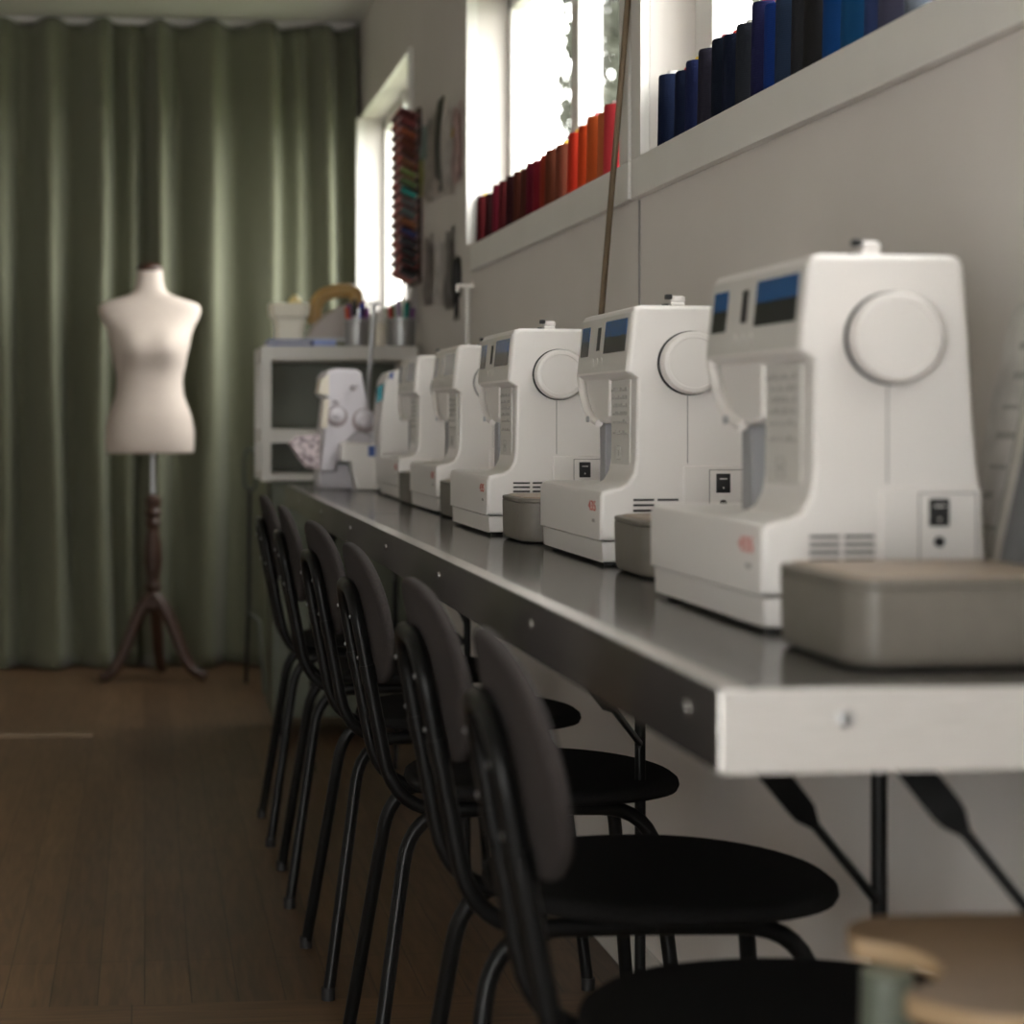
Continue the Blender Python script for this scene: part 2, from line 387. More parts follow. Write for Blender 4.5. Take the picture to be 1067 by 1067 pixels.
bb = curtain_mesh(143, 371, 0.0)
c = obj('curtain', bb, M['curtain'], ang=180); tag(c, 'right green linen curtain panel, reaching the window wall', 'curtain', None)
sm = c.modifiers.new('thick', 'SOLIDIFY'); sm.thickness = .003; sm.offset = 1
b = new(); box(b, -2.65, WALL-.02, YC+.01, YC+.035, 2.418, CEIL); tag(obj('curtain_track', b, M['trim']), 'slim white curtain track under the ceiling', 'curtain track')

# ------------------------------------------------------------------ dress form
FD = 7.5
fp = ond(156, 705, FD); FX, FY = fp.x, fp.y
df = thing('dress_form', 'cream linen dress form on a dark turned wooden tripod stand', 'dress form', (FX, FY, 0))
secs = [  # z, half width, depth front, depth back
 (0.806, .150, .105, .11), (0.812, .156, .112, .118), (0.85, .158, .114, .122), (0.889, .157, .112, .122), (0.93, .150, .108, .112), (0.964, .139, .102, .10),
 (1.009, .121, .092, .085), (1.054, .1165, .088, .08), (1.09, .119, .092, .082), (1.116, .126, .105, .085), (1.15, .132, .124, .088), (1.178, .139, .134, .09),
 (1.21, .145, .126, .092), (1.24, .151, .108, .092), (1.258, .159, .092, .09), (1.281, .171, .076, .085), (1.304, .180, .064, .076), (1.324, .181, .056, .068),
 (1.340, .167, .050, .060), (1.354, .124, .047, .054), (1.368, .076, .046, .051), (1.385, .057, .045, .049), (1.405, .051, .044, .047), (1.43, .047, .043, .045), (1.455, .045, .042, .044)]
t = new(); rings = []; NS = 48
for z, w, f, bk in secs:
    r = []
    for k in range(NS):
        a = 2*PI*k/NS; cx, sy = math.cos(a), math.sin(a)
        e = 0.85
        x = w*math.copysign(abs(cx)**e, cx); y = (f if sy < 0 else bk)*math.copysign(abs(sy)**e, sy)
        if sy < 0:
            for s in (-1, 1):       # bust
                y -= .011*math.exp(-((x - s*.066)/.045)**2 - ((z-1.178)/.045)**2)
            y += .003*math.exp(-(x/.03)**2 - ((z-1.175)/.05)**2)
        r.append(t.verts.new((x, y, z)))
    rings.append(r)
for i in range(len(rings)-1):
    for k in range(NS): t.faces.new((rings[i][k], rings[i][(k+1) % NS], rings[i+1][(k+1) % NS], rings[i+1][k]))
t.faces.new(rings[0][::-1]); t.faces.new(rings[-1]); bmesh.ops.recalc_face_normals(t, faces=t.faces)
obj('torso', t, M['linen'], df, ang=70)
b = new(); lathe(b, [(.045, 1.452), (.046, 1.458), (.044, 1.470), (.03, 1.480), (.012, 1.484)], 24); obj('neck_cap', b, M['darkwood'], df, label='dark wooden neck cap')
ox = .012
b = new(); lathe(b, [(.011, .64), (.011, .83)], 14, mtx=Matrix.Translation((ox, 0, 0))); obj('rod', b, M['steel'], df, label='grey steel rod')
b = new()
lathe(b, [(.018, .245), (.036, .26), (.036, .275), (.024, .285), (.030, .30), (.022, .315), (.030, .335), (.022, .35), (.024, .37), (.033, .42), (.030, .48), (.022, .53), (.021, .545),
          (.030, .56), (.022, .575), (.031, .595), (.022, .612), (.028, .628), (.028, .645), (.014, .66)], 20, mtx=Matrix.Translation((ox, 0, 0)))
obj('turned_post', b, M['darkwood'], df)
for a in (math.radians(200), math.radians(-20), math.radians(80)):
    pts = smooth_path([(ox, 0, .30), (ox+.035*math.cos(a), .035*math.sin(a), .265), (ox+.075*math.cos(a), .075*math.sin(a), .19), (ox+.112*math.cos(a), .112*math.sin(a), .10), (ox+.15*math.cos(a), .15*math.sin(a), .040), (ox+.195*math.cos(a), .195*math.sin(a), .018)], 5)
    b = new(); tube(b, pts, lambda u: .026-.009*u, 10); obj('leg', b, M['darkwood'], df)

# ------------------------------------------------------------------ worktables
def up(bm, pts, r, **k): tube(bm, pts, r, **k)
TX0, TX1 = 0.379, WALL-.016
def worktable(lab, y0, y1, screws, legs, nearend):
    w = thing('worktable', lab, 'table', ((TX0+TX1)/2, (y0+y1)/2, 0)); ox, oy = (TX0+TX1)/2, (y0+y1)/2
    def B(bm, x0, x1, ya, yb, z0, z1, bev=0, mi=0): box(bm, x0-ox, x1-ox, ya-oy, yb-oy, z0, z1, bev, mi)
    b = new(); B(b, TX0+.022, TX1, y0+(.022 if nearend else 0), y1, TABLE-.028, TABLE-.0006, .001); obj('tabletop', b, M['top'], w)
    b = new(); B(b, TX0, TX0+.024, y0, y1, TABLE-.003, TABLE, .0012); B(b, TX0, TX0+.003, y0, y1, TABLE-.056, TABLE, .0012)
    if nearend:
        B(b, TX0+.026, TX1, y0, y0+.012, TABLE-.003, TABLE, .001)
    obj('edge_trim', b, M['alu'], w)
    if nearend:
        b = new(); B(b, TX0+.0005, TX1, y0-.004, y0-.0002, TABLE-.056, TABLE, .0012); obj('end_trim', b, M['alu_end'], w)
    for s in screws:
        b = new(); lathe(b, [(.0055, 0), (.0055, .001), (.003, .0022)], 12, mtx=Matrix.Translation((TX0-ox, s-oy, TABLE-.024)) @ Matrix.Rotation(-PI/2, 4, 'Y')); obj('screw', b, M['chrome'], w)
    if nearend:
        for x in (TX0+.085, TX0+.34):
            b = new(); lathe(b, [(.0055, 0), (.0055, .001), (.003, .0022)], 12, mtx=Matrix.Translation((x-ox, y0-.004-oy, TABLE-.02)) @ Matrix.Rotation(PI/2, 4, 'X')); obj('screw', b, M['steel'], w)
    for (lx, ly, zb, ex, ey, pw) in legs:
        b = new(); tube(b, [(lx-ox, ly-oy, 0), (lx-ox, ly-oy, TABLE-.028)], .0075, 12)
        lg = obj('leg', b, M['black_metal'], w)
        A = Vector((lx-ox, ly-oy, zb)); E = Vector((ex-ox, ey-oy, TABLE-.03)); d = (E-A)
        b = new(); tube(b, [A, A + d*.42], .0045, 8)
        # flattened paddle end
        side = Vector((d.y, -d.x, 0)).normalized() if True else None
        cam = Vector((0-ox-A.x*0, -oy, .93)) - A; side = d.cross(cam).normalized(); nrm = d.cross(side).normalized()
        tt = new(); ring = []
        for u, hw, th in ((.38, .004, .0045), (.44, .011, .004), (.48, pw, .003), (.97, pw, .003), (1.0, pw*.7, .003)):
            p = A + d*u
            ring.append([tt.verts.new(p + side*hw*sx + nrm*th*sy) for sx, sy in ((-1, -1), (1, -1), (1, 1), (-1, 1))])
        for i in range(4):
            for k in range(4): tt.faces.new((ring[i][k], ring[i][(k+1) % 4], ring[i+1][(k+1) % 4], ring[i+1][k]))
        tt.faces.new(ring[0][::-1]); tt.faces.new(ring[-1]); bmesh.ops.recalc_face_normals(tt, faces=tt.faces)
        merge(b, tt); obj('brace', b, M['black_metal'], lg)
    return w
Y0 = at(745, 719, TABLE).y; YS = at(440, 535, TABLE).y; YE = 5.72
sc = [yx(x, TX0) for x in (715, 553, 457, 402, 365)]
p1 = ond(916, 942, 1.90); p2 = ond(1090, 972, 1.56); p3 = ond(667, 775, 2.85)
e1 = at(724, 706, .72); e2 = at(880, 712, .72); e3 = at(575, 655, .72)
worktable('near grey-topped worktable with bright metal edge, carrying the three nearest sewing machines', Y0, YS-.002, sc,
          [(p1.x, p1.y, p1.z, e1.x, e1.y, .0115), (p2.x, p2.y, p2.z, e2.x, e2.y, .0125), (p3.x, p3.y, p3.z, e3.x, e3.y, .011)], True)
worktable('far grey-topped worktable, carrying the farther sewing machines and the overlockers', YS+.002, YE, [4.55, 5.2],
          [(.66, 4.3, .5, .6, 4.6, .011), (.44, 5.55, .5, .5, 5.2, .011), (.66, 5.55, .5, .6, 5.2, .011)], False)

# ------------------------------------------------------------------ chairs
def make_chair():
    t = thing('chair', '', 'chair', group='black chairs along the worktable')
    R = .0095
    # seat
    b = new(); prof = [(.0, .0)]
    tt = new(); rings = []; NSG = 48
    for r, z in ((.002, .444), (.10, .4435), (.165, .4445), (.182, .4435), (.1885, .439), (.190, .432), (.187, .426), (.178, .423), (.002, .422)):
        ring = []
        for k in range(NSG):
            a = 2*PI*k/NSG; ca, sa = math.cos(a), math.sin(a)
            ring.append(tt.verts.new((r*math.copysign(abs(ca)**.94, ca), 1.02*r*math.copysign(abs(sa)**.94, sa), z - (.006*(ca*r/.19)**2 if ca > 0 else 0))))
        rings.append(ring)
    for i in range(len(rings)-1):
        for k in range(NSG): tt.faces.new((rings[i][k], rings[i][(k+1) % NSG], rings[i+1][(k+1) % NSG], rings[i+1][k]))
    tt.faces.new(rings[0]); tt.faces.new(rings[-1][::-1]); bmesh.ops.recalc_face_normals(tt, faces=tt.faces)
    obj('seat', tt, M['seat'], t, ang=60)
    # backrest pad: rounded oval, slightly curved, leaning back
    tt = new(); rings = []; lean = .19
    zc = .664; xc = -.250
    for s, off in ((.02, -.006), (.6, -.006), (.94, -.0055), (.987, -.003), (1.0, .001), (.992, .006), (.96, .0095), (.6, .011), (.02, .011)):
        ring = []
        for k in range(NSG):
            a = 2*PI*k/NSG; ca, sa = math.cos(a), math.sin(a)
            y = .200*s*math.copysign(abs(ca)**.80, ca); dz = .094*s*math.copysign(abs(sa)**.86, sa)
            ring.append(tt.verts.new((xc + off + .30*y*y - lean*dz, y, zc + dz + .1*off)))
        rings.append(ring)
    for i in range(len(rings)-1):
        for k in range(NSG): 
            f = tt.faces.new((rings[i][k], rings[i][(k+1) % NSG], rings[i+1][(k+1) % NSG], rings[i+1][k]))
    tt.faces.new(rings[0][::-1]); tt.faces.new(rings[-1]); bmesh.ops.recalc_face_normals(tt, faces=tt.faces)
    obj('backrest', tt, M['back'], t, ang=60)
    # back loop: inverted U behind the pad, bending forward under the seat
    def xb(z): return -.226 - lean*(z-.46)
    W = .089
    pts = [(.02, -W-.004, .405), (xb(.402), -W, .402), (xb(.700), -W, .700), (xb(.700), W, .700), (xb(.402), W, .402), (.02, W+.004, .405)]
    b = new(); tube(b, fillet_path(pts, [.075, .062, .062, .075], 8), R, 12)
    for s in (-1, 1):
        for z in (.588,):
            p = Vector((xb(z), s*W, z)); tube(b, [p + Vector((.0012*1.9, 0, -.012)), p + Vector((-.0012*1.9, 0, .012))], R+.0012, 12)
    fr = obj('back_frame', b, M['black_metal'], t)
    for s in (-1, 1):
        for z in (.61, .665):
            b = new(); lathe(b, [(.003, 0), (.003, .001), (.001, .0022)], 10, mtx=Matrix.Translation((xb(z)-R, s*W, z)) @ Matrix.Rotation(-PI/2, 4, 'Y')); obj('screw', b, M['steel'], fr)
    # leg loops
    for s in (-1, 1):
        for e in ('rear', 'front'):
            if e == 'rear': pts = [(-.03, s*.118, .410), (-.196, s*.108, .408), (-.258, s*.168, .006)]
            else: pts = [(-.03, s*.118, .410), (.128, s*.122, .408), (.168, s*.168, .006)]
            b = new(); tube(b, fillet_path(pts, [.07], 8), R+.0005, 12)
            lg = obj('leg', b, M['black_metal'], t)
            f = Vector(pts[-1]); b = new(); tube(b, [f + Vector((0, 0, -.006)), f + Vector((0, 0, .014))], R+.002, 12); obj('foot_cap', b, M['dark'], lg)
    # cross bars under the seat
    for x in (-.10, .09):
        b = new(); box(b, x-.012, x+.012, -.115, .115, .4165, .4225, .001); obj('seat_bar', b, M['black_metal'], t)
    return t
chairs = [(.541, 1.72, -.05, 'black round-seated chair nearest the camera, its seat cut by the bottom edge'),
          (.552, 2.285, -.01, 'second black chair from the camera, its whole oval seat in view'),
          (.548, 2.94, .0, 'third black chair from the camera, with charcoal oval backrest below the second pair of machines'),
          (.545, 3.58, .03, 'fourth black chair from the camera, its seat mostly hidden behind nearer backrests'),
          (.535, 4.20, -.02, 'second farthest black chair of the row, tucked under the far worktable'),
          (.53, 4.78, .0, 'farthest black chair of the row, nearest the green curtain')]
c0 = make_chair()
for i, (x, d, rz, lab) in enumerate(chairs):
    c = c0 if i == 0 else copy_tree(c0)
    c.location = (x, yd(x, d), 0); c.rotation_euler = (0, 0, rz); c['label'] = lab

# ------------------------------------------------------------------ sewing machines (local: x from operator side to wall, y away from hand wheel, z up)
def make_machine(pale):
    t = thing('sewing_machine', '', 'sewing machine', group='white sewing machines on the worktables')
    W_ = M['white']
    b = new()
    top = [(.0445, .228), (.038, .2325), (.032, .237), (.0335, .250), (.0395, .311), (.043, .3165), (.05, .3185), (.160, .3185), (.1665, .316), (.170, .309)]
    full = [(0, .031), (0, .084), (.0025, .0905), (.009, .0935), (.024, .0955), (.034, .102), (.0405, .114), (.043, .13)] + top + [(.1735, .262), (.179, .174), (.184, .12), (.1895, .06), (.191, .031)]
    prism(b, full, 0, .137, 'y', .006, seg=3, ends='a')
    arm = top + [(.1735, .262), (.175, .238), (.170, .232), (.06, .228)]
    prism(b, arm, .136, .300, 'y', .006, seg=3, ends='b')
    bed = [(0, .031), (0, .084), (.0025, .0905), (.009, .0935), (.168, .0935), (.176, .0885), (.178, .031)]
    prism(b, bed, .137, .392, 'y', .005, seg=3, ends='b')
    # head block under the far end of the arm
    hp = [(.140, .24), (.140, .182), (.150, .176), (.178, .1735), (.205, .175), (.238, .184), (.268, .204), (.289, .24)]
    prism(b, hp, .0405, .150, 'x', .005, seg=3)
    obj('housing', b, W_, t, ang=30)
    b = new(); base = [(.004, .004), (.003, .029), (.187, .029), (.188, .004)]
    prism(b, base, .004, .388, 'y', .004); obj('base', b, W_, t)
    b = new(); box(b, .008, .182, .008, .384, .026, .034); obj('base_seam', b, M['groove'], t)
    for x, y in ((.02, .03), (.02, .36), (.165, .03), (.165, .36)):
        b = new(); lathe(b, [(.009, 0), (.009, .006)], 12, mtx=Matrix.Translation((x, y, 0))); obj('rubber_foot', b, M['dark'], t)
    # sloped control panel
    def pp(z): return .0335 + (z-.250)*(.0395-.0335)/.061
    def quad(bm, y0, y1, z0, z1, off, th=.0014, mi=0):
        poly = [(pp(z0)-off, z0), (pp(z1)-off, z1), (pp(z1)-off+th, z1), (pp(z0)-off+th, z0)]
        prism(bm, poly, y0, y1, 'y', 0, mi)
    b = new(); quad(b, .006, .296, .240, .310, .0006); cp = obj('control_panel', b, M['white2'], t)
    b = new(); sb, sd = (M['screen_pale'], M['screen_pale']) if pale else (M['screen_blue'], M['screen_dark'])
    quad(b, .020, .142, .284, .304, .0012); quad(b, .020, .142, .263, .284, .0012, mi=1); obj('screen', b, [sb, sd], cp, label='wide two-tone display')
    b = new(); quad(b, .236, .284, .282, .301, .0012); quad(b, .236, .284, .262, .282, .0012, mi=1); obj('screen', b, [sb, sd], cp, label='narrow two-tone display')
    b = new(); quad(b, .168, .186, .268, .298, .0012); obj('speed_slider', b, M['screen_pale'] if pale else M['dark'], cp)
    for y in (.15, .175, .20):
        b = new(); lathe(b, [(.0065, 0), (.0065, .0009), (.0055, .0013)], 16, mtx=Matrix.Translation((pp(.252)-.0003, y, .252)) @ Matrix.Rotation(-PI/2, 4, 'Y')); obj('button', b, M['button'], cp)
    # thread path cover edge: curved lever
    b = new(); pts = smooth_path([(.036, .294, .240), (.037, .288, .224), (.037, .268, .202), (.038, .238, .183), (.041, .200, .1735)], 6)
    tube(b, pts, .0052, 10); obj('threading_lever', b, W_, t)
    b = new(); lathe(b, [(.004, 0), (.004, .003)], 10, mtx=Matrix.Translation((.0335, .228, .179)) @ Matrix.Rotation(-PI/2, 4, 'Y')); obj('lever_screw', b, M['steel'], t)
    b = new(); box(b, .050, .066, .204, .238, .0936, .178, .001, seg=1); obj('presser_shank', b, M['shank'], t)
    b = new(); tube(b, [(.085, .232, .18), (.085, .232, .128)], .004, 10); box(b, .078, .094, .225, .239, .125, .143, .002); tube(b, [(.085, .232, .126), (.085, .232, .099)], .0011, 6); obj('needle_bar', b, M['steel'], t)
    b = new(); tube(b, [(.105, .232, .18), (.105, .232, .112)], .0045, 10); box(b, .072, .112, .222, .242, .0985, .102, .001); box(b, .095, .112, .228, .236, .10, .115, .001); obj('presser_foot', b, M['steel'], t)
    b = new(); box(b, .06, .125, .19, .275, .0932, .0945, .0004); obj('needle_plate', b, M['steel'], t)
    # stitch chart on the column
    b = new(); box(b, .0418, .0445, .030, .131, .118, .228, .001); ch = obj('stitch_chart', b, M['white2'], t)
    b = new()
    for z in (.214, .204, .194, .184, .174, .160):
        y = .042
        while y < .12:
            w = random.choice((.004, .007, .010)); box(b, .0412, .0419, y, y+w, z, z+random.choice((.0025, .005))); y += w + .004
    box(b, .0412, .0419, .075, .098, .128, .129); box(b, .0412, .0419, .075, .098, .145, .146); box(b, .0412, .0419, .075, .076, .128, .146); box(b, .0412, .0419, .097, .098, .128, .146); box(b, .0412, .0419, .084, .089, .133, .140)
    obj('printing', b, M['print'], ch)
    # hand wheel on the near end
    wm = Matrix.Translation((.108, 0, .2475)) @ Matrix.Rotation(PI/2, 4, 'X')
    b = new(); lathe(b, [(.0395, -.002), (.0395, .0025)], 40, mtx=wm); obj('wheel_gap', b, M['dark'], t)
    b = new(); lathe(b, [(.036, 0), (.0375, .004), (.0385, .012), (.038, .018), (.0355, .0215), (.031, .0225), (.030, .0215), (.010, .0222)], 48, mtx=wm); obj('hand_wheel', b, W_, t)
    b = new(); box(b, .1045, .1055, -.0004, .002, .125, .208); obj('seam', b, M['groove'], t)
    # power plate
    b = new(); box(b, .099, .1835, -.0035, .004, .040, .122, .0028); pl = obj('power_plate', b, W_, t)
    b = new()
    for (x0, x1, z0, z1) in ((.130, .179, .1165, .1175), (.130, .131, .048, .1175), (.178, .179, .048, .1175)): box(b, x0, x1, -.0039, -.003, z0, z1)
    obj('outline', b, M['groove'], pl)
    b = new(); box(b, .1385, .1555, -.0052, -.003, .089, .1125, .0008); sw = obj('power_switch', b, M['dark'], pl)
    b = new(); box(b, .1425, .1515, -.0056, -.005, .1055, .1068); box(b, .1462, .1478, -.0056, -.005, .094, .096); obj('marking', b, M['white'], sw)
    b = new(); lathe(b, [(.0045, 0), (.0045, .002)], 14, mtx=Matrix.Translation((.147, -.0032, .076)) @ Matrix.Rotation(PI/2, 4, 'X')); obj('socket', b, M['dark'], pl)
    b = new()
    for z in (.0805, .0740, .0675, .0610):
        box(b, .040, .065, -.0006, .003, z-.0013, z+.0013, .0004); box(b, .069, .094, -.0006, .003, z-.0013, z+.0013, .0004)
    obj('vent', b, M['dark'], t)
    # bobbin winder and spool pin on the roof
    b = new(); box(b, .090, .107, .02, .04, .318, .3235, .002); lathe(b, [(.008, .323), (.0095, .325), (.009, .330), (.006, .3315)], 16, mtx=Matrix.Translation((.1, .03, 0))); bw = obj('bobbin_winder', b, W_, t)
    b = new(); box(b, .082, .0885, .022, .036, .318, .3215, .001); box(b, .085, .093, .024, .034, .327, .3335, .0015); obj('bobbin_stop', b, M['dark'], bw)
    # red digits on the bed front
    mtx = Matrix.Translation((-.0001, .066, .066)) @ Matrix(((0, 0, -1, 0), (-1, 0, 0, 0), (0, 1, 0, 0), (0, 0, 0, 1)))
    b = new(); text_mesh(b, '435', .018, mtx, w=.042); obj('model_number', b, M['red'], t, label='red number on the bed front')
    b = new(); box(b, -.0004, .001, .030, .044, .052, .056); obj('bed_print', b, M['print'], t)
    return t
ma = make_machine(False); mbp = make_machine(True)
machines = [((793, 660), ma, 'white sewing machine nearest the camera, behind the taupe lidded box at the table end'),
            ((625, 590), None, 'second white sewing machine from the camera, below the brown wooden stick'),
            ((507, 558), None, 'third white sewing machine from the camera, the last with blue displays'),
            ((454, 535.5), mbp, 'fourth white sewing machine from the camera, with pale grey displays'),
            ((415, 521.6), None, 'farthest of the white sewing machines, pale displays, next to the overlockers')]
MP = []
for i, ((px, py), m0, lab) in enumerate(machines):
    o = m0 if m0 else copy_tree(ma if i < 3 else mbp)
    p = at(px, py, TABLE); o.location = (p.x, p.y, TABLE); o.scale = (1.04, 1, 1); o['label'] = lab; MP.append(p)

# ------------------------------------------------------------------ lidded accessory boxes
def rrect(x0, x1, y0, y1, r, n=6):
    out = []
    for cx, cy, a0 in ((x1-r, y1-r, 0), (x0+r, y1-r, PI/2), (x0+r, y0+r, PI), (x1-r, y0+r, 1.5*PI)):
        for k in range(n+1): a = a0 + PI/2*k/n; out.append((cx + r*math.cos(a), cy + r*math.sin(a)))
    return out
def make_case():
    t = thing('accessory_case', '', 'box', group='taupe accessory cases beside the machines')
    b = new(); tt = new(); rings = []
    for ins, z in ((.012, 0), (.004, .003), (.001, .010), (0, .052), (.0, .058)):
        rings.append([tt.verts.new((x, y, z)) for x, y in rrect(ins, .28-ins, ins, .20-ins, .035-ins*.5)])
    n = len(rings[0])
    for i in range(len(rings)-1):
        for k in range(n): tt.faces.new((rings[i][k], rings[i][(k+1) % n], rings[i+1][(k+1) % n], rings[i+1][k]))
    tt.faces.new(rings[0][::-1]); tt.faces.new(rings[-1]); bmesh.ops.recalc_face_normals(tt, faces=tt.faces)
    obj('case_body', tt, M['taupe'], t)
    b = new(); prism(b, rrect(.0, .28, .0, .20, .035), .0585, .0645, 'z', .002); obj('rim', b, M['taupe'], t)
    b = new(); prism(b, rrect(.012, .268, .012, .188, .025), .0640, .0662, 'z', .0015); obj('lid', b, M['taupe_lid'], t, label='brownish lid')
    return t
k0 = make_case()
cases = [(.502, yd(.6, 1.515), 'taupe lidded case at the near table end, in front of the nearest machine', .0),
         (.555, MP[1].y-.225, 'taupe lidded case between the nearest and the second sewing machine', 0),
         (.537, MP[2].y-.22, 'taupe lidded case between the second and the third sewing machine', 0),
         (.546, MP[3].y-.21, 'taupe lidded case between the third and the fourth sewing machine', 0),
         (.548, MP[4].y-.205, 'taupe lidded case beside the farthest sewing machine', 0)]
for i, (x, y, lab, rz) in enumerate(cases):
    o = k0 if i == 0 else copy_tree(k0)
    o.location = (x, y, TABLE); o.rotation_euler = (0, 0, rz); o['label'] = lab
    o.scale = (.80, .95, 1.0) if i else (.66, 1.0, 1.0)

# ------------------------------------------------------------------ overlockers
D = 5.36
def P2(px, py, d=D): p = ond(px, py, d); return (p.x, p.z)
og = ond(365, 508, D); 
ov = thing('overlocker', 'cool white overlocker with two tension dials, leftmost machine on the table', 'sewing machine', (og.x, og.y, TABLE), group=None)
def rel(poly): return [(x-og.x, z-TABLE) for x, z in [P2(*p) for p in poly]]
b = new(); prism(b, rel([(337, 392), (342, 386), (350, 383.5), (371, 384.5), (377, 388), (380, 402), (384, 424), (392, 434), (397, 445), (396, 478), (352, 480), (350, 492), (334, 493), (332, 488), (338, 440), (341, 415), (337, 412)]), 0, .22, 'y', .008, seg=3)
obj('housing', b, M['lavender'], ov)
b = new(); prism(b, rel([(331, 410), (334, 396), (343, 388), (343, 412)]), -.002, .10, 'y', .004); obj('head_cover', b, M['ivory'], ov, label='beige head cover')
b = new(); prism(b, rel([(334, 446), (337, 416), (343, 416), (341, 446)]), -.004, .03, 'y', .002); obj('side_strip', b, M['ivory'], ov)
for px, py, r in ((351, 432, .020), (380, 436, .024), (368, 403, .006), (350, 418, .006)):
    x, z = rel([(px, py)])[0]
    b = new(); lathe(b, [(r, 0), (r, .004), (r*.55, .006), (r*.5, .028), (r*.2, .03)], 20, mtx=Matrix.Translation((x, -.002, z)) @ Matrix.Rotation(PI/2, 4, 'X')); dl = obj('dial', b, M['lavender'], ov)
    b = new(); lathe(b, [(r*1.35, -.002), (r*1.35, .0025), (r*1.2, .003)], 20, mtx=Matrix.Translation((x, -.0005, z-.25*r)) @ Matrix.Rotation(PI/2, 4, 'X')); obj('dial_shadow', b, M['dial_shadow'], dl)  # flat disc set low behind each dial, painted as its shadow
b = new(); prism(b, rel([(352, 462), (358, 460), (391, 462), (391, 510), (368, 510), (362, 481), (352, 480)]), -.09, .0, 'y', .006, seg=3); obj('free_bed', b, M['white'], ov)
b = new(); prism(b, rel([(380, 464), (387, 464), (387, 475), (380, 475)]), -.092, -.088, 'y'); obj('label_plate', b, M['blue_book'], ov, label='small blue label')
b = new()
for k in range(4):
    x, z = rel([(372, 470)])[0]
tube(b, smooth_path([(rel([(360, 460)])[0][0], -.03, rel([(360, 460)])[0][1]), (rel([(372, 450)])[0][0], -.05, rel([(372, 450)])[0][1]), (rel([(388, 456)])[0][0], -.03, rel([(388, 456)])[0][1])], 5), .002, 6); obj('thread_guide', b, M['steel'], ov)
q_ = ond(383.5, 420, D+.2); x, z = q_.x-og.x, q_.z-TABLE
q_ = ond(390, 316, D+.2); pt = (q_.x-og.x, q_.z-TABLE)
b = new(); tube(b, [(x, .20, .05), (x, .20, z), (pt[0], .20, pt[1])], .006, 10); obj('thread_stand_pole', b, M['steel'], ov)
b = new(); tube(b, [(pt[0]-.018, .2, pt[1]), (pt[0]+.018, .2, pt[1])], .004, 8); obj('thread_guide_bar', b, M['steel'], ov)
b = new(); box(b, rel([(334, 493)])[0][0], rel([(394, 493)])[0][0], .03, .21, 0, rel([(334, 492)])[0][1]+.02, .004); obj('foot_base', b, M['lavender'], ov)
pch = ond(318, 475, 5.30)
b = new(); pl = [(P2(px, py, 5.30)[0]-pch.x, P2(px, py, 5.30)[1]-pch.z) for px, py in ((300, 462), (309, 454), (334, 452), (333, 488), (320, 489), (312, 480))]
prism(b, pl, -.02, .03, 'y', .008, seg=3)
tag(obj('scrap_pouch', b, M['speckle'], None, (pch.x, pch.y, pch.z)), 'pinkish speckled scrap pouch hanging at the left side of the overlocker', 'pouch')
# second overlocker, mostly behind the farthest sewing machine
d2 = 5.15; o2 = ond(404, 510, d2)
ov2 = thing('overlocker', 'white overlocker half hidden behind the farthest sewing machine', 'sewing machine', (o2.x, o2.y, TABLE))
def rel2(poly): return [(ond(px, py, d2).x-o2.x, ond(px, py, d2).z-TABLE) for px, py in poly]
b = new(); prism(b, rel2([(397, 508), (396.5, 440), (398.5, 412), (401, 396), (406, 388), (412, 386), (440, 386), (446, 420), (450, 508)]), 0, .17, 'y', .006, seg=3); obj('housing', b, M['white'], ov2)
b = new(); prism(b, rel2([(405, 393), (407, 388), (410, 388), (409, 395)]), -.003, .03, 'y'); obj('knob', b, M['blue_book'], ov2, label='blue knob')
b = new(); prism(b, rel2([(393, 404), (398.5, 400), (398.5, 416), (393, 420)]), -.002, .03, 'y'); obj('side_tab', b, mat('teal_plastic', (.02, .2, .25), .4), ov2, label='teal tab')
# thread stand beside the wall
ts = ond(487, 362, 5.06)
st = thing('thread_stand', 'white T-topped thread stand rising beside the wall, behind the fourth sewing machine', 'thread stand', (ts.x, ts.y, TABLE))
hz = ond(487, 298, 5.06).z - TABLE
b = new(); tube(b, [(0, 0, .006), (0, 0, hz)], .0055, 12); obj('pole', b, M['white'], st)
b = new(); tube(b, [(-.026, 0, hz), (.016, 0, hz)], .0045, 10); tube(b, [(-.024, 0, hz), (-.024, 0, hz-.014)], .004, 8); tube(b, [(.008, 0, hz), (.012, 0, hz+.012)], .003, 8); obj('cross_bar', b, M['white'], st)
b = new(); lathe(b, [(.014, 0), (.014, .02), (.008, .026)], 16); obj('base', b, M['white'], st)

# ------------------------------------------------------------------ shelving unit and what stands on it
SD = 6.12
a0 = ond(277.5, 368, SD); SX0 = ond(272, 368, SD).x; SX1 = WALL-.02; SY0 = a0.y; SY1 = SY0+.36
ZT = ond(277, 360, SD).z
sh = thing('shelving_unit', 'white steel shelving unit standing on the low cabinet behind the far table end', 'shelf unit', ((SX0+SX1)/2, (SY0+SY1)/2, 0)); ox, oy = (SX0+SX1)/2, (SY0+SY1)/2
SB = ond(277, 502, SD).z
for x in (SX0, SX1-.03):
    for y in (SY0, SY1-.03):
        b = new(); box(b, x-ox, x+.03-ox, y-oy, y+.03-oy, SB, ZT-.002, .003); obj('post', b, M['shelf_white'], sh)
for z, h in ((ZT, .042), (ond(277, 447, SD).z, .04), (ond(277, 494, SD).z, .02)):
    b = new(); box(b, SX0+.004-ox, SX1-.004-ox, SY0+.004-oy, SY1-.004-oy, z-h, z, .003); obj('shelf', b, M['shelf_white'], sh)
b = new(); box(b, SX0+.03-ox, SX1-.03-ox, SY1-.03-oy, SY1-.022-oy, SB+.005, ZT-.04); obj('back_panel', b, M['shelf_back'], sh, label='grey-green back panel')
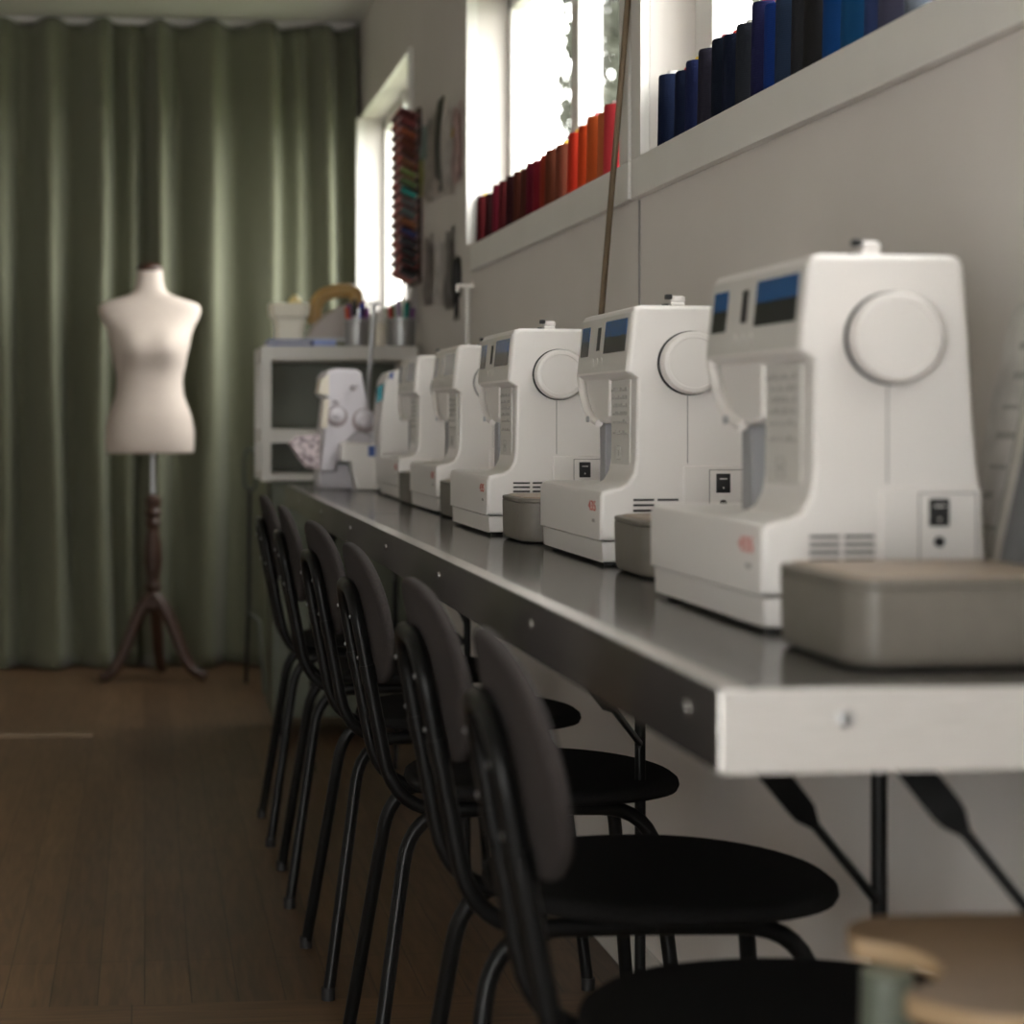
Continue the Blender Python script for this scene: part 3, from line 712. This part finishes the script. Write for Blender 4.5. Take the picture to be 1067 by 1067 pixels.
cb = thing('cabinet', 'low grey-green cabinet under the white shelving unit, behind the chairs', 'cabinet', (ox, oy, 0))
cx0 = ond(284, 510, SD).x - ox
b = new(); box(b, cx0, SX1-ox, SY0-oy+.004, SY1-oy, .06, SB-.001, .003); obj('carcass', b, M['cab'], cb)
for k in range(2):
    w2 = (SX1-ox-cx0)/2; xa = cx0 + w2*k
    b = new(); box(b, xa+.003, xa+w2-.003, SY0-oy-.012, SY0-oy+.004, .065, SB-.012, .002); dr = obj('door', b, M['cab'], cb)
    xh = xa + (w2-.03 if k == 0 else .03)
    b = new(); lathe(b, [(.008, 0), (.011, .015), (.006, .02)], 14, mtx=Matrix.Translation((xh, SY0-oy-.012, .45)) @ Matrix.Rotation(PI/2, 4, 'X')); obj('knob', b, M['chrome'], dr)
for x in (cx0+.03, SX1-ox-.03):
    for y in (SY0-oy+.04, SY1-oy-.04):
        b = new(); lathe(b, [(.028, -.012), (.03, -.008), (.03, .008), (.028, .012)], 20, mtx=Matrix.Translation((x, y, .030)) @ Matrix.Rotation(PI/2, 4, 'Y')); cs = obj('caster', b, M['dark'], cb)
        b = new(); box(b, x-.018, x-.0145, y-.012, y+.012, .03, .06); box(b, x+.0145, x+.018, y-.012, y+.012, .03, .06); obj('fork', b, M['chrome'], cs)
def on(px, d=SD+.1): return ond(px, 360, d).x
def yat(px, d=SD+.1): return ond(px, 360, d).y
pxm = F/(SD+.1)
def wpx(n): return n/pxm
# books lying flat
x0, x1 = on(279, SD+.06), on(324, SD+.06); y = yat(300, SD+.06)-.02
b = new(); box(b, 0, x1-x0, 0, .2, 0, .007, .001); box(b, .001, x1-x0-.001, .001, .199, .0071, .013, 0, 1); box(b, 0, x1-x0, 0, .2, .0131, .019, .001)
bk = obj('book', b, [M['blue_book'], M['paper']], None, (x0, y, ZT)); tag(bk, 'dark blue book lying under the cream tub on the shelf top', 'book')
x2, x3 = on(326, SD+.06), on(350, SD+.06)
b = new(); box(b, 0, x3-x2, 0, .2, 0, .020, .002); tag(obj('notebook', b, M['lblue_book'], None, (x2, y, ZT)), 'light blue notebook lying under the iron on the shelf top', 'book')
# cream tub
tb = thing('tub', 'cream flared tub with a yellow bottle top showing, at the left end of the shelf', 'tub', (on(301, SD+.16), yat(301, SD+.16), ZT+.019))
wv = wpx(17)
b = new()
t2 = new(); rings = []
for s, z in ((.88, 0), (.90, .045), (.98, .065), (1.18, .072), (1.25, .108), (1.2, .110), (1.1, .070)):
    rings.append([t2.verts.new((x*s, y2*s, z)) for x, y2 in rrect(-wv, wv, -.05, .05, .018)])
n = len(rings[0])
for i in range(len(rings)-1):
    for k in range(n): t2.faces.new((rings[i][k], rings[i][(k+1) % n], rings[i+1][(k+1) % n], rings[i+1][k]))
t2.faces.new(rings[0][::-1]); t2.faces.new(rings[-1]); bmesh.ops.recalc_face_normals(t2, faces=t2.faces)
obj('body', t2, M['cream'], tb)
bt = tb.location
b = new(); lathe(b, [(.022, 0), (.024, .03), (.020, .05), (.010, .062), (.006, .066)], 18); tag(obj('bottle', b, mat('pale_yellow_plastic', (.8, .66, .3), .4), None, (bt.x+.018, bt.y, bt.z+.071)), 'pale yellow bottle top sticking out of the cream tub', 'bottle')
# iron
ir = thing('iron', 'tan-handled clothes iron resting behind the marker cups', 'iron', (on(348, SD+.21), yat(348, SD+.21), ZT+.0205))
k = 1/pxm
def IP(l): return [((px-347)*k, (356.5-py)*k) for px, py in l]
b = new(); prism(b, IP([(316, 356), (320, 346), (328, 335), (340, 326), (352, 320), (364, 316), (372, 330), (374, 356)]), -.04, .04, 'y', .012, seg=3); obj('body', b, M['iron_grey'], ir)
b = new(); prism(b, IP([(314, 356.5), (317, 353), (374, 353), (374, 356.5)]), -.045, .045, 'y', .002); obj('soleplate', b, M['steel'], ir)
b = new(); tube(b, smooth_path([(x, 0, z) for x, z in IP([(326, 338), (327, 322), (333, 310), (345, 304.5), (360, 303), (370, 306), (371, 322)])], 6), .021, 12); obj('handle', b, M['tan'], ir, label='tan handle')
# marker cups
def cup(px, r, h, lab, dd):
    t = thing('pen_cup', lab, 'cup', (on(px, SD+dd), yat(px, SD+dd), ZT))
    b = new(); lathe(b, [(r*.86, 0), (r*.9, .004), (r, h), (r*.95, h), (r*.84, .006)], 28); obj('cup_wall', b, M['cup'], t)
    b = new(); lathe(b, [(r*1.01, h*.93), (r*1.03, h*.95), (r*1.03, h), (r*1.0, h*1.003)], 28); obj('rim', b, M['steel'], t)
    return t
cA = cup(372, wpx(13.5), .078, 'grey metal cup of markers right of the iron', .06)
cB = cup(418, wpx(16), .082, 'wide grey metal cup of markers beside the wall', .08)
MK = {'orange-red': (.6, .08, .03), 'violet': (.2, .06, .28), 'blue': (.03, .06, .4), 'black': (.02, .02, .02), 'green': (.02, .22, .08), 'teal': (.0, .3, .25), 'olive': (.28, .26, .05), 'maroon': (.2, .03, .04), 'purple': (.25, .08, .3), 'navy': (.02, .03, .15), 'red': (.55, .02, .02), 'lilac': (.35, .25, .45)}
def marker(c, cupo, ang, rr, lean, h, col, lab):
    b = new(); lathe(b, [(.005, 0), (.0055, .002), (.0055, h*.62)], 10, mi=0); lathe(b, [(.0065, h*.62), (.0068, h*.96), (.005, h)], 10, mi=1)
    m = mat('marker_'+col, MK[col], .4)
    o = obj('marker', b, [M['white2'], m], None, (c.x + rr*math.cos(ang), c.y + rr*math.sin(ang), c.z+.008), (lean*math.sin(ang)*-.8, lean*math.cos(ang), 0))
    tag(o, lab, 'marker', 'markers in the two cups')
for cu, r0, cols, nm in ((cA, wpx(13.5), ['orange-red', 'violet', 'black', 'navy', 'blue', 'maroon', 'purple'], 'in the cup right of the iron'),
                     (cB, wpx(16), ['red', 'green', 'lilac', 'olive', 'teal', 'black', 'violet'], 'in the wide cup beside the wall')):
    for i, cname in enumerate(cols):
        u = -1 + 2*i/(len(cols)-1); a = math.acos(max(-1, min(1, u*.98))) * (1 if i % 2 else -1)
        marker(cu.location, cu, a, r0*.55, .10, .108 + .010*(i % 3), cname, '%s-capped marker standing %s' % (cname, nm))
# white bottle
wb_ = thing('glue_bottle', 'slim white bottle with rounded cap standing between the two marker cups', 'bottle', (on(396, SD+.05), yat(396, SD+.05), ZT))
b = new(); lathe(b, [(.014, 0), (.0155, .003), (.0155, .05), (.009, .07)], 18); obj('body', b, M['ivory'], wb_)
b = new(); lathe(b, [(.008, .068), (.0115, .074), (.0125, .088), (.009, .099), (.003, .102)], 18); obj('cap', b, M['white'], wb_)

# ------------------------------------------------------------------ wall rack of thread spools
RX = WALL
yr0 = yx(430, RX-.03); NR, NC = 17, 8; PC = .031
zt = zx(118, RX-.05, yr0); zb_ = zx(284, RX-.05, yr0)
rk = thing('spool_rack', 'wooden wall rack holding rows of small coloured thread spools beside the far window', 'spool rack', (RX, yr0+.17, (zt+zb_)/2))
b = new(); box(b, -.014, -.001, -.155, .12, -(zt-zb_)/2-.03, (zt-zb_)/2+.02, .002); obj('board', b, M['darkwood'], rk)
ROWC = [('dark maroon', (.08, .012, .012)), ('deep red', (.12, .015, .015)), ('rust', (.22, .05, .015)), ('red-brown', (.14, .035, .015)), ('dark brown', (.09, .03, .015)), ('brown', (.16, .065, .03)),
        ('leaf green', (.17, .22, .07)), ('moss green', (.10, .16, .06)), ('teal', (.02, .24, .21)), ('grey', (.13, .12, .12)), ('blue-grey', (.10, .13, .13)), ('copper', (.24, .09, .04)),
        ('navy', (.012, .018, .09)), ('dark grey', (.03, .03, .035)), ('charcoal', (.016, .016, .018)), ('soft black', (.012, .012, .012)), ('black', (.008, .008, .008))]
ENDC = [(.50, .20, .19), (.55, .11, .10), (.45, .28, .27), (.40, .24, .26), (.5, .36, .36)]
ORD = ['first', 'second', 'third', 'fourth', 'fifth', 'sixth', 'seventh', 'eighth', 'ninth', 'tenth', 'eleventh', 'twelfth', 'thirteenth', 'fourteenth', 'fifteenth', 'sixteenth', 'seventeenth']
endm = [mat('spool_end_%d' % i, c, .5) for i, c in enumerate(ENDC)]
b = new(); pm = []
tilt = math.radians(28)
SPM = {}
SIDE = [(n, mat('rack_thread_'+n.replace(' ', '_'), c, .7)) for n, c in (('dusty red', (.20, .05, .05)), ('rose grey', (.20, .13, .13)), ('dark plum', (.05, .025, .03)), ('mauve', (.14, .09, .11)), ('salmon', (.30, .11, .08)), ('dark rose', (.09, .035, .04)))]
for r in range(NR):
    z = zt - (zt-zb_)*r/(NR-1) - .012
    thm = mat('rack_thread_'+ROWC[r][0].replace(' ', '_'), ROWC[r][1], .7)
    for cidx in range(NC):
        if cidx == 0: nm_, m_ = ROWC[r][0], thm
        else: nm_, m_ = SIDE[(r*2+cidx//3+(r % 3)) % len(SIDE)]
        key = m_.name
        if key not in SPM:
            bs = new(); lathe(bs, [(.0105, 0), (.0105, .003)], 12, 1); lathe(bs, [(.0100, .003), (.0100, .055)], 12, 0); lathe(bs, [(.0115, .055), (.0115, .058), (.004, .0585)], 12, 1)
            o = obj('thread_spool', bs, [m_, endm[len(SPM) % 5]]); SPM[key] = o.data
        else:
            o = bpy.data.objects.new('thread_spool', SPM[key]); COL.objects.link(o)
        o.location = (RX-.0165, yr0 + PC*cidx + .008, z); o.rotation_euler = (0, -(PI/2-tilt), 0)
        tag(o, '%s spool on the wall rack, %s row down, %s from near end' % (nm_, ORD[r], ORD[cidx]), 'thread spool', 'small spools on the wall rack')
# pegs
for r in range(NR):
    z = zt - (zt-zb_)*r/(NR-1) - .012 - (zt+zb_)/2
# ------------------------------------------------------------------ papers and tools hanging between the windows
def hang(name, cat, lab, px0, px1, py0, py1, colr, shape='sheet', off=.0, tilt=0.0):
    X = WALL - .0004
    ya, yb = yx(px1, X), yx(px0, X); ym = (ya+yb)/2
    z0, z1 = zx(py1, X, ym), zx(py0, X, ym); w = (yb-ya)/2; h = z1-z0
    b = new()
    if shape == 'scissors': tube(b, [(-.012, .028, -h*.24), (.003, .028, -h*.24)], .003, 8)
    if shape == 'sheet':
        tt = new(); g = []; n = 8
        for j in range(n+1):
            g.append([tt.verts.new((-.012*math.sin(2.6*j/n)*(i/4-.5 if False else 1)*.7 - .004*math.sin(i*1.9+j), -w+2*w*i/4, -h*j/n)) for i in range(5)])
        for j in range(n):
            for i in range(4): tt.faces.new((g[j][i], g[j][i+1], g[j+1][i+1], g[j+1][i]))
        bmesh.ops.solidify(tt, geom=tt.faces[:], thickness=.0015); merge(b, tt)
    elif shape == 'curve':     # curved ruler with a hole
        pts = [(w*.2+w*.6*math.sin(PI*u), -h*u) for u in [i/14 for i in range(15)]] + [(-w*.9+w*.7*math.sin(PI*u)+.02*u, -h*u) for u in [i/14 for i in range(14, -1, -1)]]
        prism(b, pts, -.004, 0, 'x')
    elif shape == 'scissors':
        for s in (-1, 1):
            tube(b, [(-.006, s*.012, -h*.52), (-.006, -s*w*.45, -h*.98)], .006, 8, r1=.002)
            ring = [(-.006, s*.03+.022*math.cos(2*PI*i/16), -h*.30+.05*math.sin(2*PI*i/16)) for i in range(17)]
            tube(b, ring, .005, 8); tube(b, [(-.006, s*.022, -h*.42), (-.006, s*.012, -h*.54)], .006, 8)
    o = obj(name, b, colr, None, (X, ym, z1), (tilt, 0, 0), ang=60)
    return tag(o, lab, cat)
def cmat(n, c, r=.7): return noise_mat(n, tuple(v*1.15 for v in c), tuple(min(1, v*1.5) for v in c), 25, r)
hang('paper_card', 'paper', 'pale teal card pinned to the wall right of the spool rack', 441, 449, 128, 165, cmat('teal_card', (.25, .32, .31)))
hang('paper_strip', 'paper', 'yellow-green paper strip hanging at the right edge of the spool rack', 438.5, 443.5, 158, 205, cmat('lime_card', (.36, .36, .14)), off=.01)
hang('curved_ruler', 'ruler', 'dark curved pattern ruler hanging high between the windows', 453, 464, 105, 200, cmat('dark_ruler', (.03, .028, .026), .4), 'curve')
hang('pattern_paper', 'paper', 'grey-white pattern paper hanging beside the dark curved ruler', 447, 454, 120, 210, cmat('grey_paper', (.42, .38, .36)), tilt=.03)
hang('pattern_paper', 'paper', 'pinkish pattern paper hanging nearest the orange-thread window frame', 474, 482, 108, 190, cmat('pink_paper', (.5, .38, .37)), tilt=-.02)
hang('pattern_paper', 'paper', 'white pattern paper hanging between the dark ruler and the pink sheet', 465, 473, 112, 205, cmat('white_paper', (.60, .57, .555)))
hang('paper_tag', 'paper', 'small yellow tag pinned high between the windows', 473.5, 477, 131, 142, cmat('yellow_tag', (.5, .36, .08)), off=.02)
hang('paper_bundle', 'paper', 'crumpled pale paper bundle hanging under the dark ruler', 450, 460, 183, 203, cmat('pale_bundle', (.62, .57, .55)), off=.02)
hang('pattern_paper', 'paper', 'printed pale sheet hanging low, just right of the spool rack', 444, 452, 245, 318, cmat('print_sheet', (.27, .24, .235)))
hang('pattern_paper', 'paper', 'white sheet hanging low in the middle between the windows', 455, 463, 250, 320, cmat('white_sheet', (.62, .60, .59)), tilt=.03)
hang('pattern_paper', 'paper', 'grey tissue sheet hanging low, nearest the orange-thread window', 466, 474, 238, 322, cmat('tissue_sheet', (.22, .205, .20)), tilt=-.03)
hang('scissors', 'scissors', 'dark scissors hanging at the lower right of the pinned papers', 474, 482, 270, 335, M['dark'], 'scissors')
hang('notice_sheet', 'paper', 'pale printed notice on the wall under the spool rack', 424, 438, 293, 340, cmat('notice_sheet', (.5, .48, .48)))

# ------------------------------------------------------------------ thread cones on the sills
def make_cone(hh, r):
    t = thing('thread_cone', '', 'thread cone')
    b = new(); lathe(b, [(r*1.0, .002), (r*1.03, .006), (r*.99, hh*.5), (r*.95, hh-.004), (r*.90, hh), (r*.3, hh+.001)], 28); obj('thread', b, M['white'], t)
    b = new(); lathe(b, [(r*.42, .0), (r*.42, hh+.004), (r*.36, hh+.007), (r*.24, hh+.007), (r*.24, hh-.02)], 16); obj('core', b, M['white'], t)
    return t
def place_cones(Xc, pxs, cols, hts, where, group, r):
    proto = make_cone(.118, r); first = True
    cores = [mat('core_'+group[:4]+n, c, .4) for n, c in (('yellow', (.8, .55, .08)), ('red', (.7, .06, .05)), ('white', (.7, .68, .65)), ('pink', (.7, .2, .25)))]
    KD = .52 if 'blue' in group else .72
    for i, px in enumerate(pxs):
        nm, c = cols[i]
        o = proto if first else copy_tree(proto); first = False
        y = yx(px, Xc); o.location = (Xc + random.uniform(-.003, .003), y, SILL); o.rotation_euler = (0, 0, random.uniform(0, 6)); o.scale = (1, 1, hts[i])
        for ch in o.children:
            ch.data = ch.data.copy(); ch.data.materials.clear()
            if ch.name.startswith('thread'):
                ch.data.materials.append(band_mat('cone_'+nm.replace(' ', '_'), tuple(v*KD for v in c), tuple(v*1.25*KD for v in c), 110))
            else: ch.data.materials.append(cores[[2, 1, 0, 2, 3, 1][i % 6] if 'blue' in group else [0, 2, 3, 2, 2, 0][i % 6]])
        tag(o, '%s thread cone on the %s sill, %s' % (nm, where, ORD[i]+' from the far end' if i < 17 else 'nearest'), 'thread cone', group)
BL = [('dark navy', (.012, .02, .055)), ('blue-black', (.010, .016, .045)), ('deep indigo', (.018, .026, .09)), ('charcoal violet', (.030, .028, .045)), ('near-black navy', (.008, .012, .024)), ('ink blue', (.012, .017, .04)),
      ('slate charcoal', (.03, .034, .045)), ('indigo', (.02, .022, .085)), ('royal blue', (.012, .045, .24)), ('steel navy', (.03, .05, .10)), ('graphite', (.035, .036, .042)), ('dark graphite', (.026, .025, .026)),
      ('cobalt', (.010, .065, .24)), ('petrol blue', (.012, .08, .21)), ('dusty blue', (.045, .07, .19)), ('grey violet', (.085, .085, .14)), ('blue grey', (.2, .23, .28))]
bpx = [702, 718, 731, 746, 760, 773, 786, 802, 816, 829, 844, 861, 881, 901, 922, 942, 968]
bht = [1.0, .92, .95, .98, 1.0, .95, .98, 1.12, 1.0, 1.02, 1.0, 1.03, 1.0, 1.0, 1.0, 1.0, 1.0]
place_cones(WALL+.022, bpx, BL, bht, 'near window', 'blue thread cones on the near window sill', .0252)
RD = [('dark maroon', (.075, .008, .010)), ('black cherry', (.030, .008, .009)), ('crimson', (.13, .010, .022)), ('oxblood', (.085, .012, .014)), ('dark plum', (.030, .008, .010)), ('dark brown-red', (.085, .022, .015)), ('mahogany', (.07, .02, .014)),
      ('wine', (.10, .008, .018)), ('raspberry', (.18, .012, .022)), ('brick red', (.22, .028, .014)), ('russet', (.11, .030, .016)), ('rust', (.13, .035, .02)), ('scarlet', (.42, .030, .014)), ('orange-red', (.48, .055, .014)), ('burnt orange', (.44, .08, .02)),
      ('copper orange', (.42, .11, .04)), ('coral red', (.48, .04, .05))]
rpx = [508, 516, 524, 532, 540, 547, 554, 561, 567, 574, 582, 591, 604, 616, 627, 636, 644]
place_cones(WALL+.022, rpx, RD, [1.0, .95, 1.02, 1, 1, 1, .98, 1, .97, 1, 1, 1, 1.05, 1.05, 1.08, 1.05, 1.1], 'orange-thread window', 'red and orange thread cones on the middle window sill', .0255)

# ------------------------------------------------------------------ wooden stick leaning on the wall
q0 = Vector((.752, yx(627, .752), 0)); q0.z = zx(322, q0.x, q0.y)
q1 = Vector((CF-.0055, yx(655, CF-.0055), 0)); q1.z = zx(-8, q1.x, q1.y)
a = q0 + (q1-q0)*((TABLE+.002-q0.z)/(q1.z-q0.z)); top = q1
b = new(); tube(b, [(0, 0, 0), top - a], .0052, 12)
tag(obj('wooden_stick', b, M['stick'], None, a), 'thin brown wooden stick leaning on the wall between the two thread windows', 'stick')

# ------------------------------------------------------------------ boards leaning on the wall at the right edge
def lean(name, cat, lab, y0, y1, xb, hgt, th, m, zr=.02, print_=False):
    ang = math.radians(12.5)
    t = thing(name, lab, cat, (xb, (y0+y1)/2, TABLE))
    R = Matrix.Rotation(ang, 4, 'Y')
    w = (y1-y0)/2
    poly = [(-w, 0), (w, 0), (w, hgt-zr)] + [(w-zr+zr*math.cos(PI/2*k/5), hgt-zr+zr*math.sin(PI/2*k/5)) for k in range(1, 6)] + [(-w+zr-zr*math.sin(PI/2*k/5), hgt-zr+zr*math.cos(PI/2*k/5)) for k in range(0, 6)]
    b = new(); prism(b, poly, 0, th, 'x', 0.0, mtx=R @ Matrix.Translation((0, 0, .002+0*th))); mm = [m, M['print']]
    if print_:
        for k in range(9):
            z = hgt-.045-.028*k; L_ = random.choice((.02, .035, .05)); yy = w-.03-random.choice((0, .01, .02))
            box(b, -.0008, .0004, yy-L_, yy, z, z+random.choice((.004, .007)), mi=1, mtx=R @ Matrix.Translation((0, 0, .002)))
    obj('board', b, mm, t)
    return t
lean('instruction_sheet', 'sign', 'pale printed instruction card leaning on the wall right of the nearest machine', 1.68, 1.905, .745, .292, .003, cmat('card_grey', (.42, .40, .385), .5), .02, True)
lean('folder', 'folder', 'dark slate folder with copper edge leaning right of the nearest machine', 1.50, 1.79, .726, .34, .006, cmat('slate', (.05, .06, .06), .5), .004)
lean('board', 'board', 'cream board leaning in front of the slate folder at the right edge', 1.48, 1.755, .712, .34, .006, cmat('cream_board', (.42, .395, .36), .5), .004)
lean('board', 'board', 'dark grey board leaning in front of the cream board at the right edge', 1.46, 1.70, .697, .25, .006, cmat('grey_board', (.085, .085, .09), .5), .004)

# ------------------------------------------------------------------ plywood stool at the lower right
ZS = .60
cont = [(1130, 950), (1000, 952), (930, 953.5), (905, 955), (890, 959), (882, 966), (884, 973), (890, 978), (905, 980.5), (920, 982), (947, 987), (969, 995), (982, 1003), (984, 1013), (975, 1021), (961, 1026), (948, 1030), (944, 1035), (955, 1040), (976, 1046), (1005, 1053), (1040, 1058), (1075, 1060)]
pts = [at(x, y, ZS) for x, y in cont]
cx, cy = pts[-1].x + .02, (pts[0].y + pts[-1].y)/2
poly = [(p.x, p.y) for p in pts]
far = max(p.x for p in pts)
poly += [(far+.02, pts[-1].y), (far+.06, pts[-1].y+.02), (far+.07, (pts[0].y+pts[-1].y)/2-.01), (far+.05, (pts[0].y+pts[-1].y)/2+.01), (far+.07, (pts[0].y+pts[-1].y)/2+.04), (far+.06, pts[0].y-.02), (far+.02, pts[0].y)]
ox = sum(p[0] for p in poly)/len(poly); oy = sum(p[1] for p in poly)/len(poly)
stl = thing('stool', 'plywood-topped stool with scalloped edge and sage green legs at the lower right corner', 'stool', (ox, oy, 0))
pl = [(x-ox, y-oy) for x, y in poly]
b = new(); prism(b, pl, ZS-.013, ZS-.0005, 'z', 0.0); e_ = obj('seat_edge', b, M['ply_edge'], stl, label='pale plywood edge')
cxp = sum(p[0] for p in pl)/len(pl); cyp = sum(p[1] for p in pl)/len(pl)
b = new(); prism(b, [(x*.997, y*.997) for x, y in pl], ZS-.0006, ZS, 'z', 0.0); obj('seat', b, M['ply'], stl)
lp = at(930, 998, ZS)
for (x, y) in ((lp.x-ox+.004, lp.y-oy+.02), (far-ox+.03, lp.y-oy+.03), (far-ox+.03, -.055), (.0, -.055)):
    b = new(); tube(b, [(x*1.15, y*1.15, 0), (x, y, ZS-.013)], .016, 16); obj('leg', b, M['sage'], stl)

# ------------------------------------------------------------------ dark metal stand near the curtain
sp_ = ond(262, 700, 7.3)
sd = thing('folding_stand', 'slim dark metal stand with an oval loop, standing before the curtain left of the shelf', 'stand', (sp_.x, sp_.y, 0))
k7 = 7.3/F
def Q(px, py): p = ond(px, py, 7.3); return (p.x-sp_.x, 0, p.z)
b = new(); c = Vector(Q(260.5, 489)); pts = []
for i in range(25):
    a = 2*PI*i/24; pts.append((c.x + .022*math.copysign(abs(math.cos(a))**.7, math.cos(a)), 0, c.z + .070*math.copysign(abs(math.sin(a))**.7, math.sin(a))))
tube(b, pts, .006, 8); obj('loop', b, M['stand'], sd)
b = new(); tube(b, [Q(260, 510), Q(259, 640)], .006, 8); obj('post', b, M['dark'], sd)
x1, _, z1 = Q(259, 645)
b = new(); tube(b, [(x1, 0, z1+.02), (x1-.004, .12, .0)], .007, 8); obj('leg', b, M['dark'], sd)
b = new(); x2 = ond(276, 724, 7.1).x - sp_.x; tube(b, fillet_path([(x1, 0, z1+.02), (x2-.01, -.03, z1), (x2, -.2, .0)], [.03], 5), .0065, 8); obj('leg', b, M['stand'], sd)
# pale strip let into the floor at the left
p = at(0, 768, 0); q = at(97, 768, 0)
b = new(); box(b, -1.2, q.x, p.y-.02, p.y+.03, 0, .006, .002); struct('trim_3', b, noise_mat('strip_wood', (.2, .14, .09), (.24, .17, .11), 10, .5))

# ------------------------------------------------------------------ light
w = bpy.data.worlds.new('sky'); S.world = w; w.use_nodes = True
nt = w.node_tree; bg = nt.nodes['Background']; bg.inputs['Color'].default_value = (1.0, 0.98, 0.962, 1); bg.inputs['Strength'].default_value = 14
def portal(name, loc, rot, sx, sy):
    l = bpy.data.lights.new(name, 'AREA'); l.shape = 'RECTANGLE'; l.size = sx; l.size_y = sy; l.cycles.is_portal = True
    o = bpy.data.objects.new(name, l); COL.objects.link(o); o.location = loc; o.rotation_euler = rot
for y0, y1, z0, z1 in ((*W1, SILL, HEAD), (*W2, SILL, HEAD), (*W3, SILL3, HEAD3)):
    portal('window_daylight', (WALL+.125, (y0+y1)/2, (z0+z1)/2), (0, PI/2, 0), z1-z0, y1-y0)
portal('window_daylight', ((WX0+WX1)/2, YN-.115, (WZ0+WZ)/2), (PI/2, 0, PI), WX1-WX0, WZ-WZ0)

# ------------------------------------------------------------------ camera
cam = bpy.data.cameras.new('camera'); co = bpy.data.objects.new('camera', cam); COL.objects.link(co)
co.location = (0, 0, H); co.rotation_euler = (PI/2, 0, -PSI)
cam.lens = 50; cam.sensor_fit = 'HORIZONTAL'; cam.sensor_width = 50*1067/F
cam.shift_x = (533.5-CX)/1067; cam.shift_y = -(533.5-CY)/1067
cam.clip_start = .02
cam.dof.use_dof = True; cam.dof.focus_distance = 3.0; cam.dof.aperture_fstop = 3.2
S.camera = co
S.view_settings.view_transform = 'Standard'; S.view_settings.look = 'None'; S.view_settings.gamma = 1; S.view_settings.use_curve_mapping = False
S.view_settings.exposure = 0.16
S.cycles.use_denoising = True; S.cycles.max_bounces = 10; S.cycles.diffuse_bounces = 5; S.cycles.sample_clamp_indirect = 6
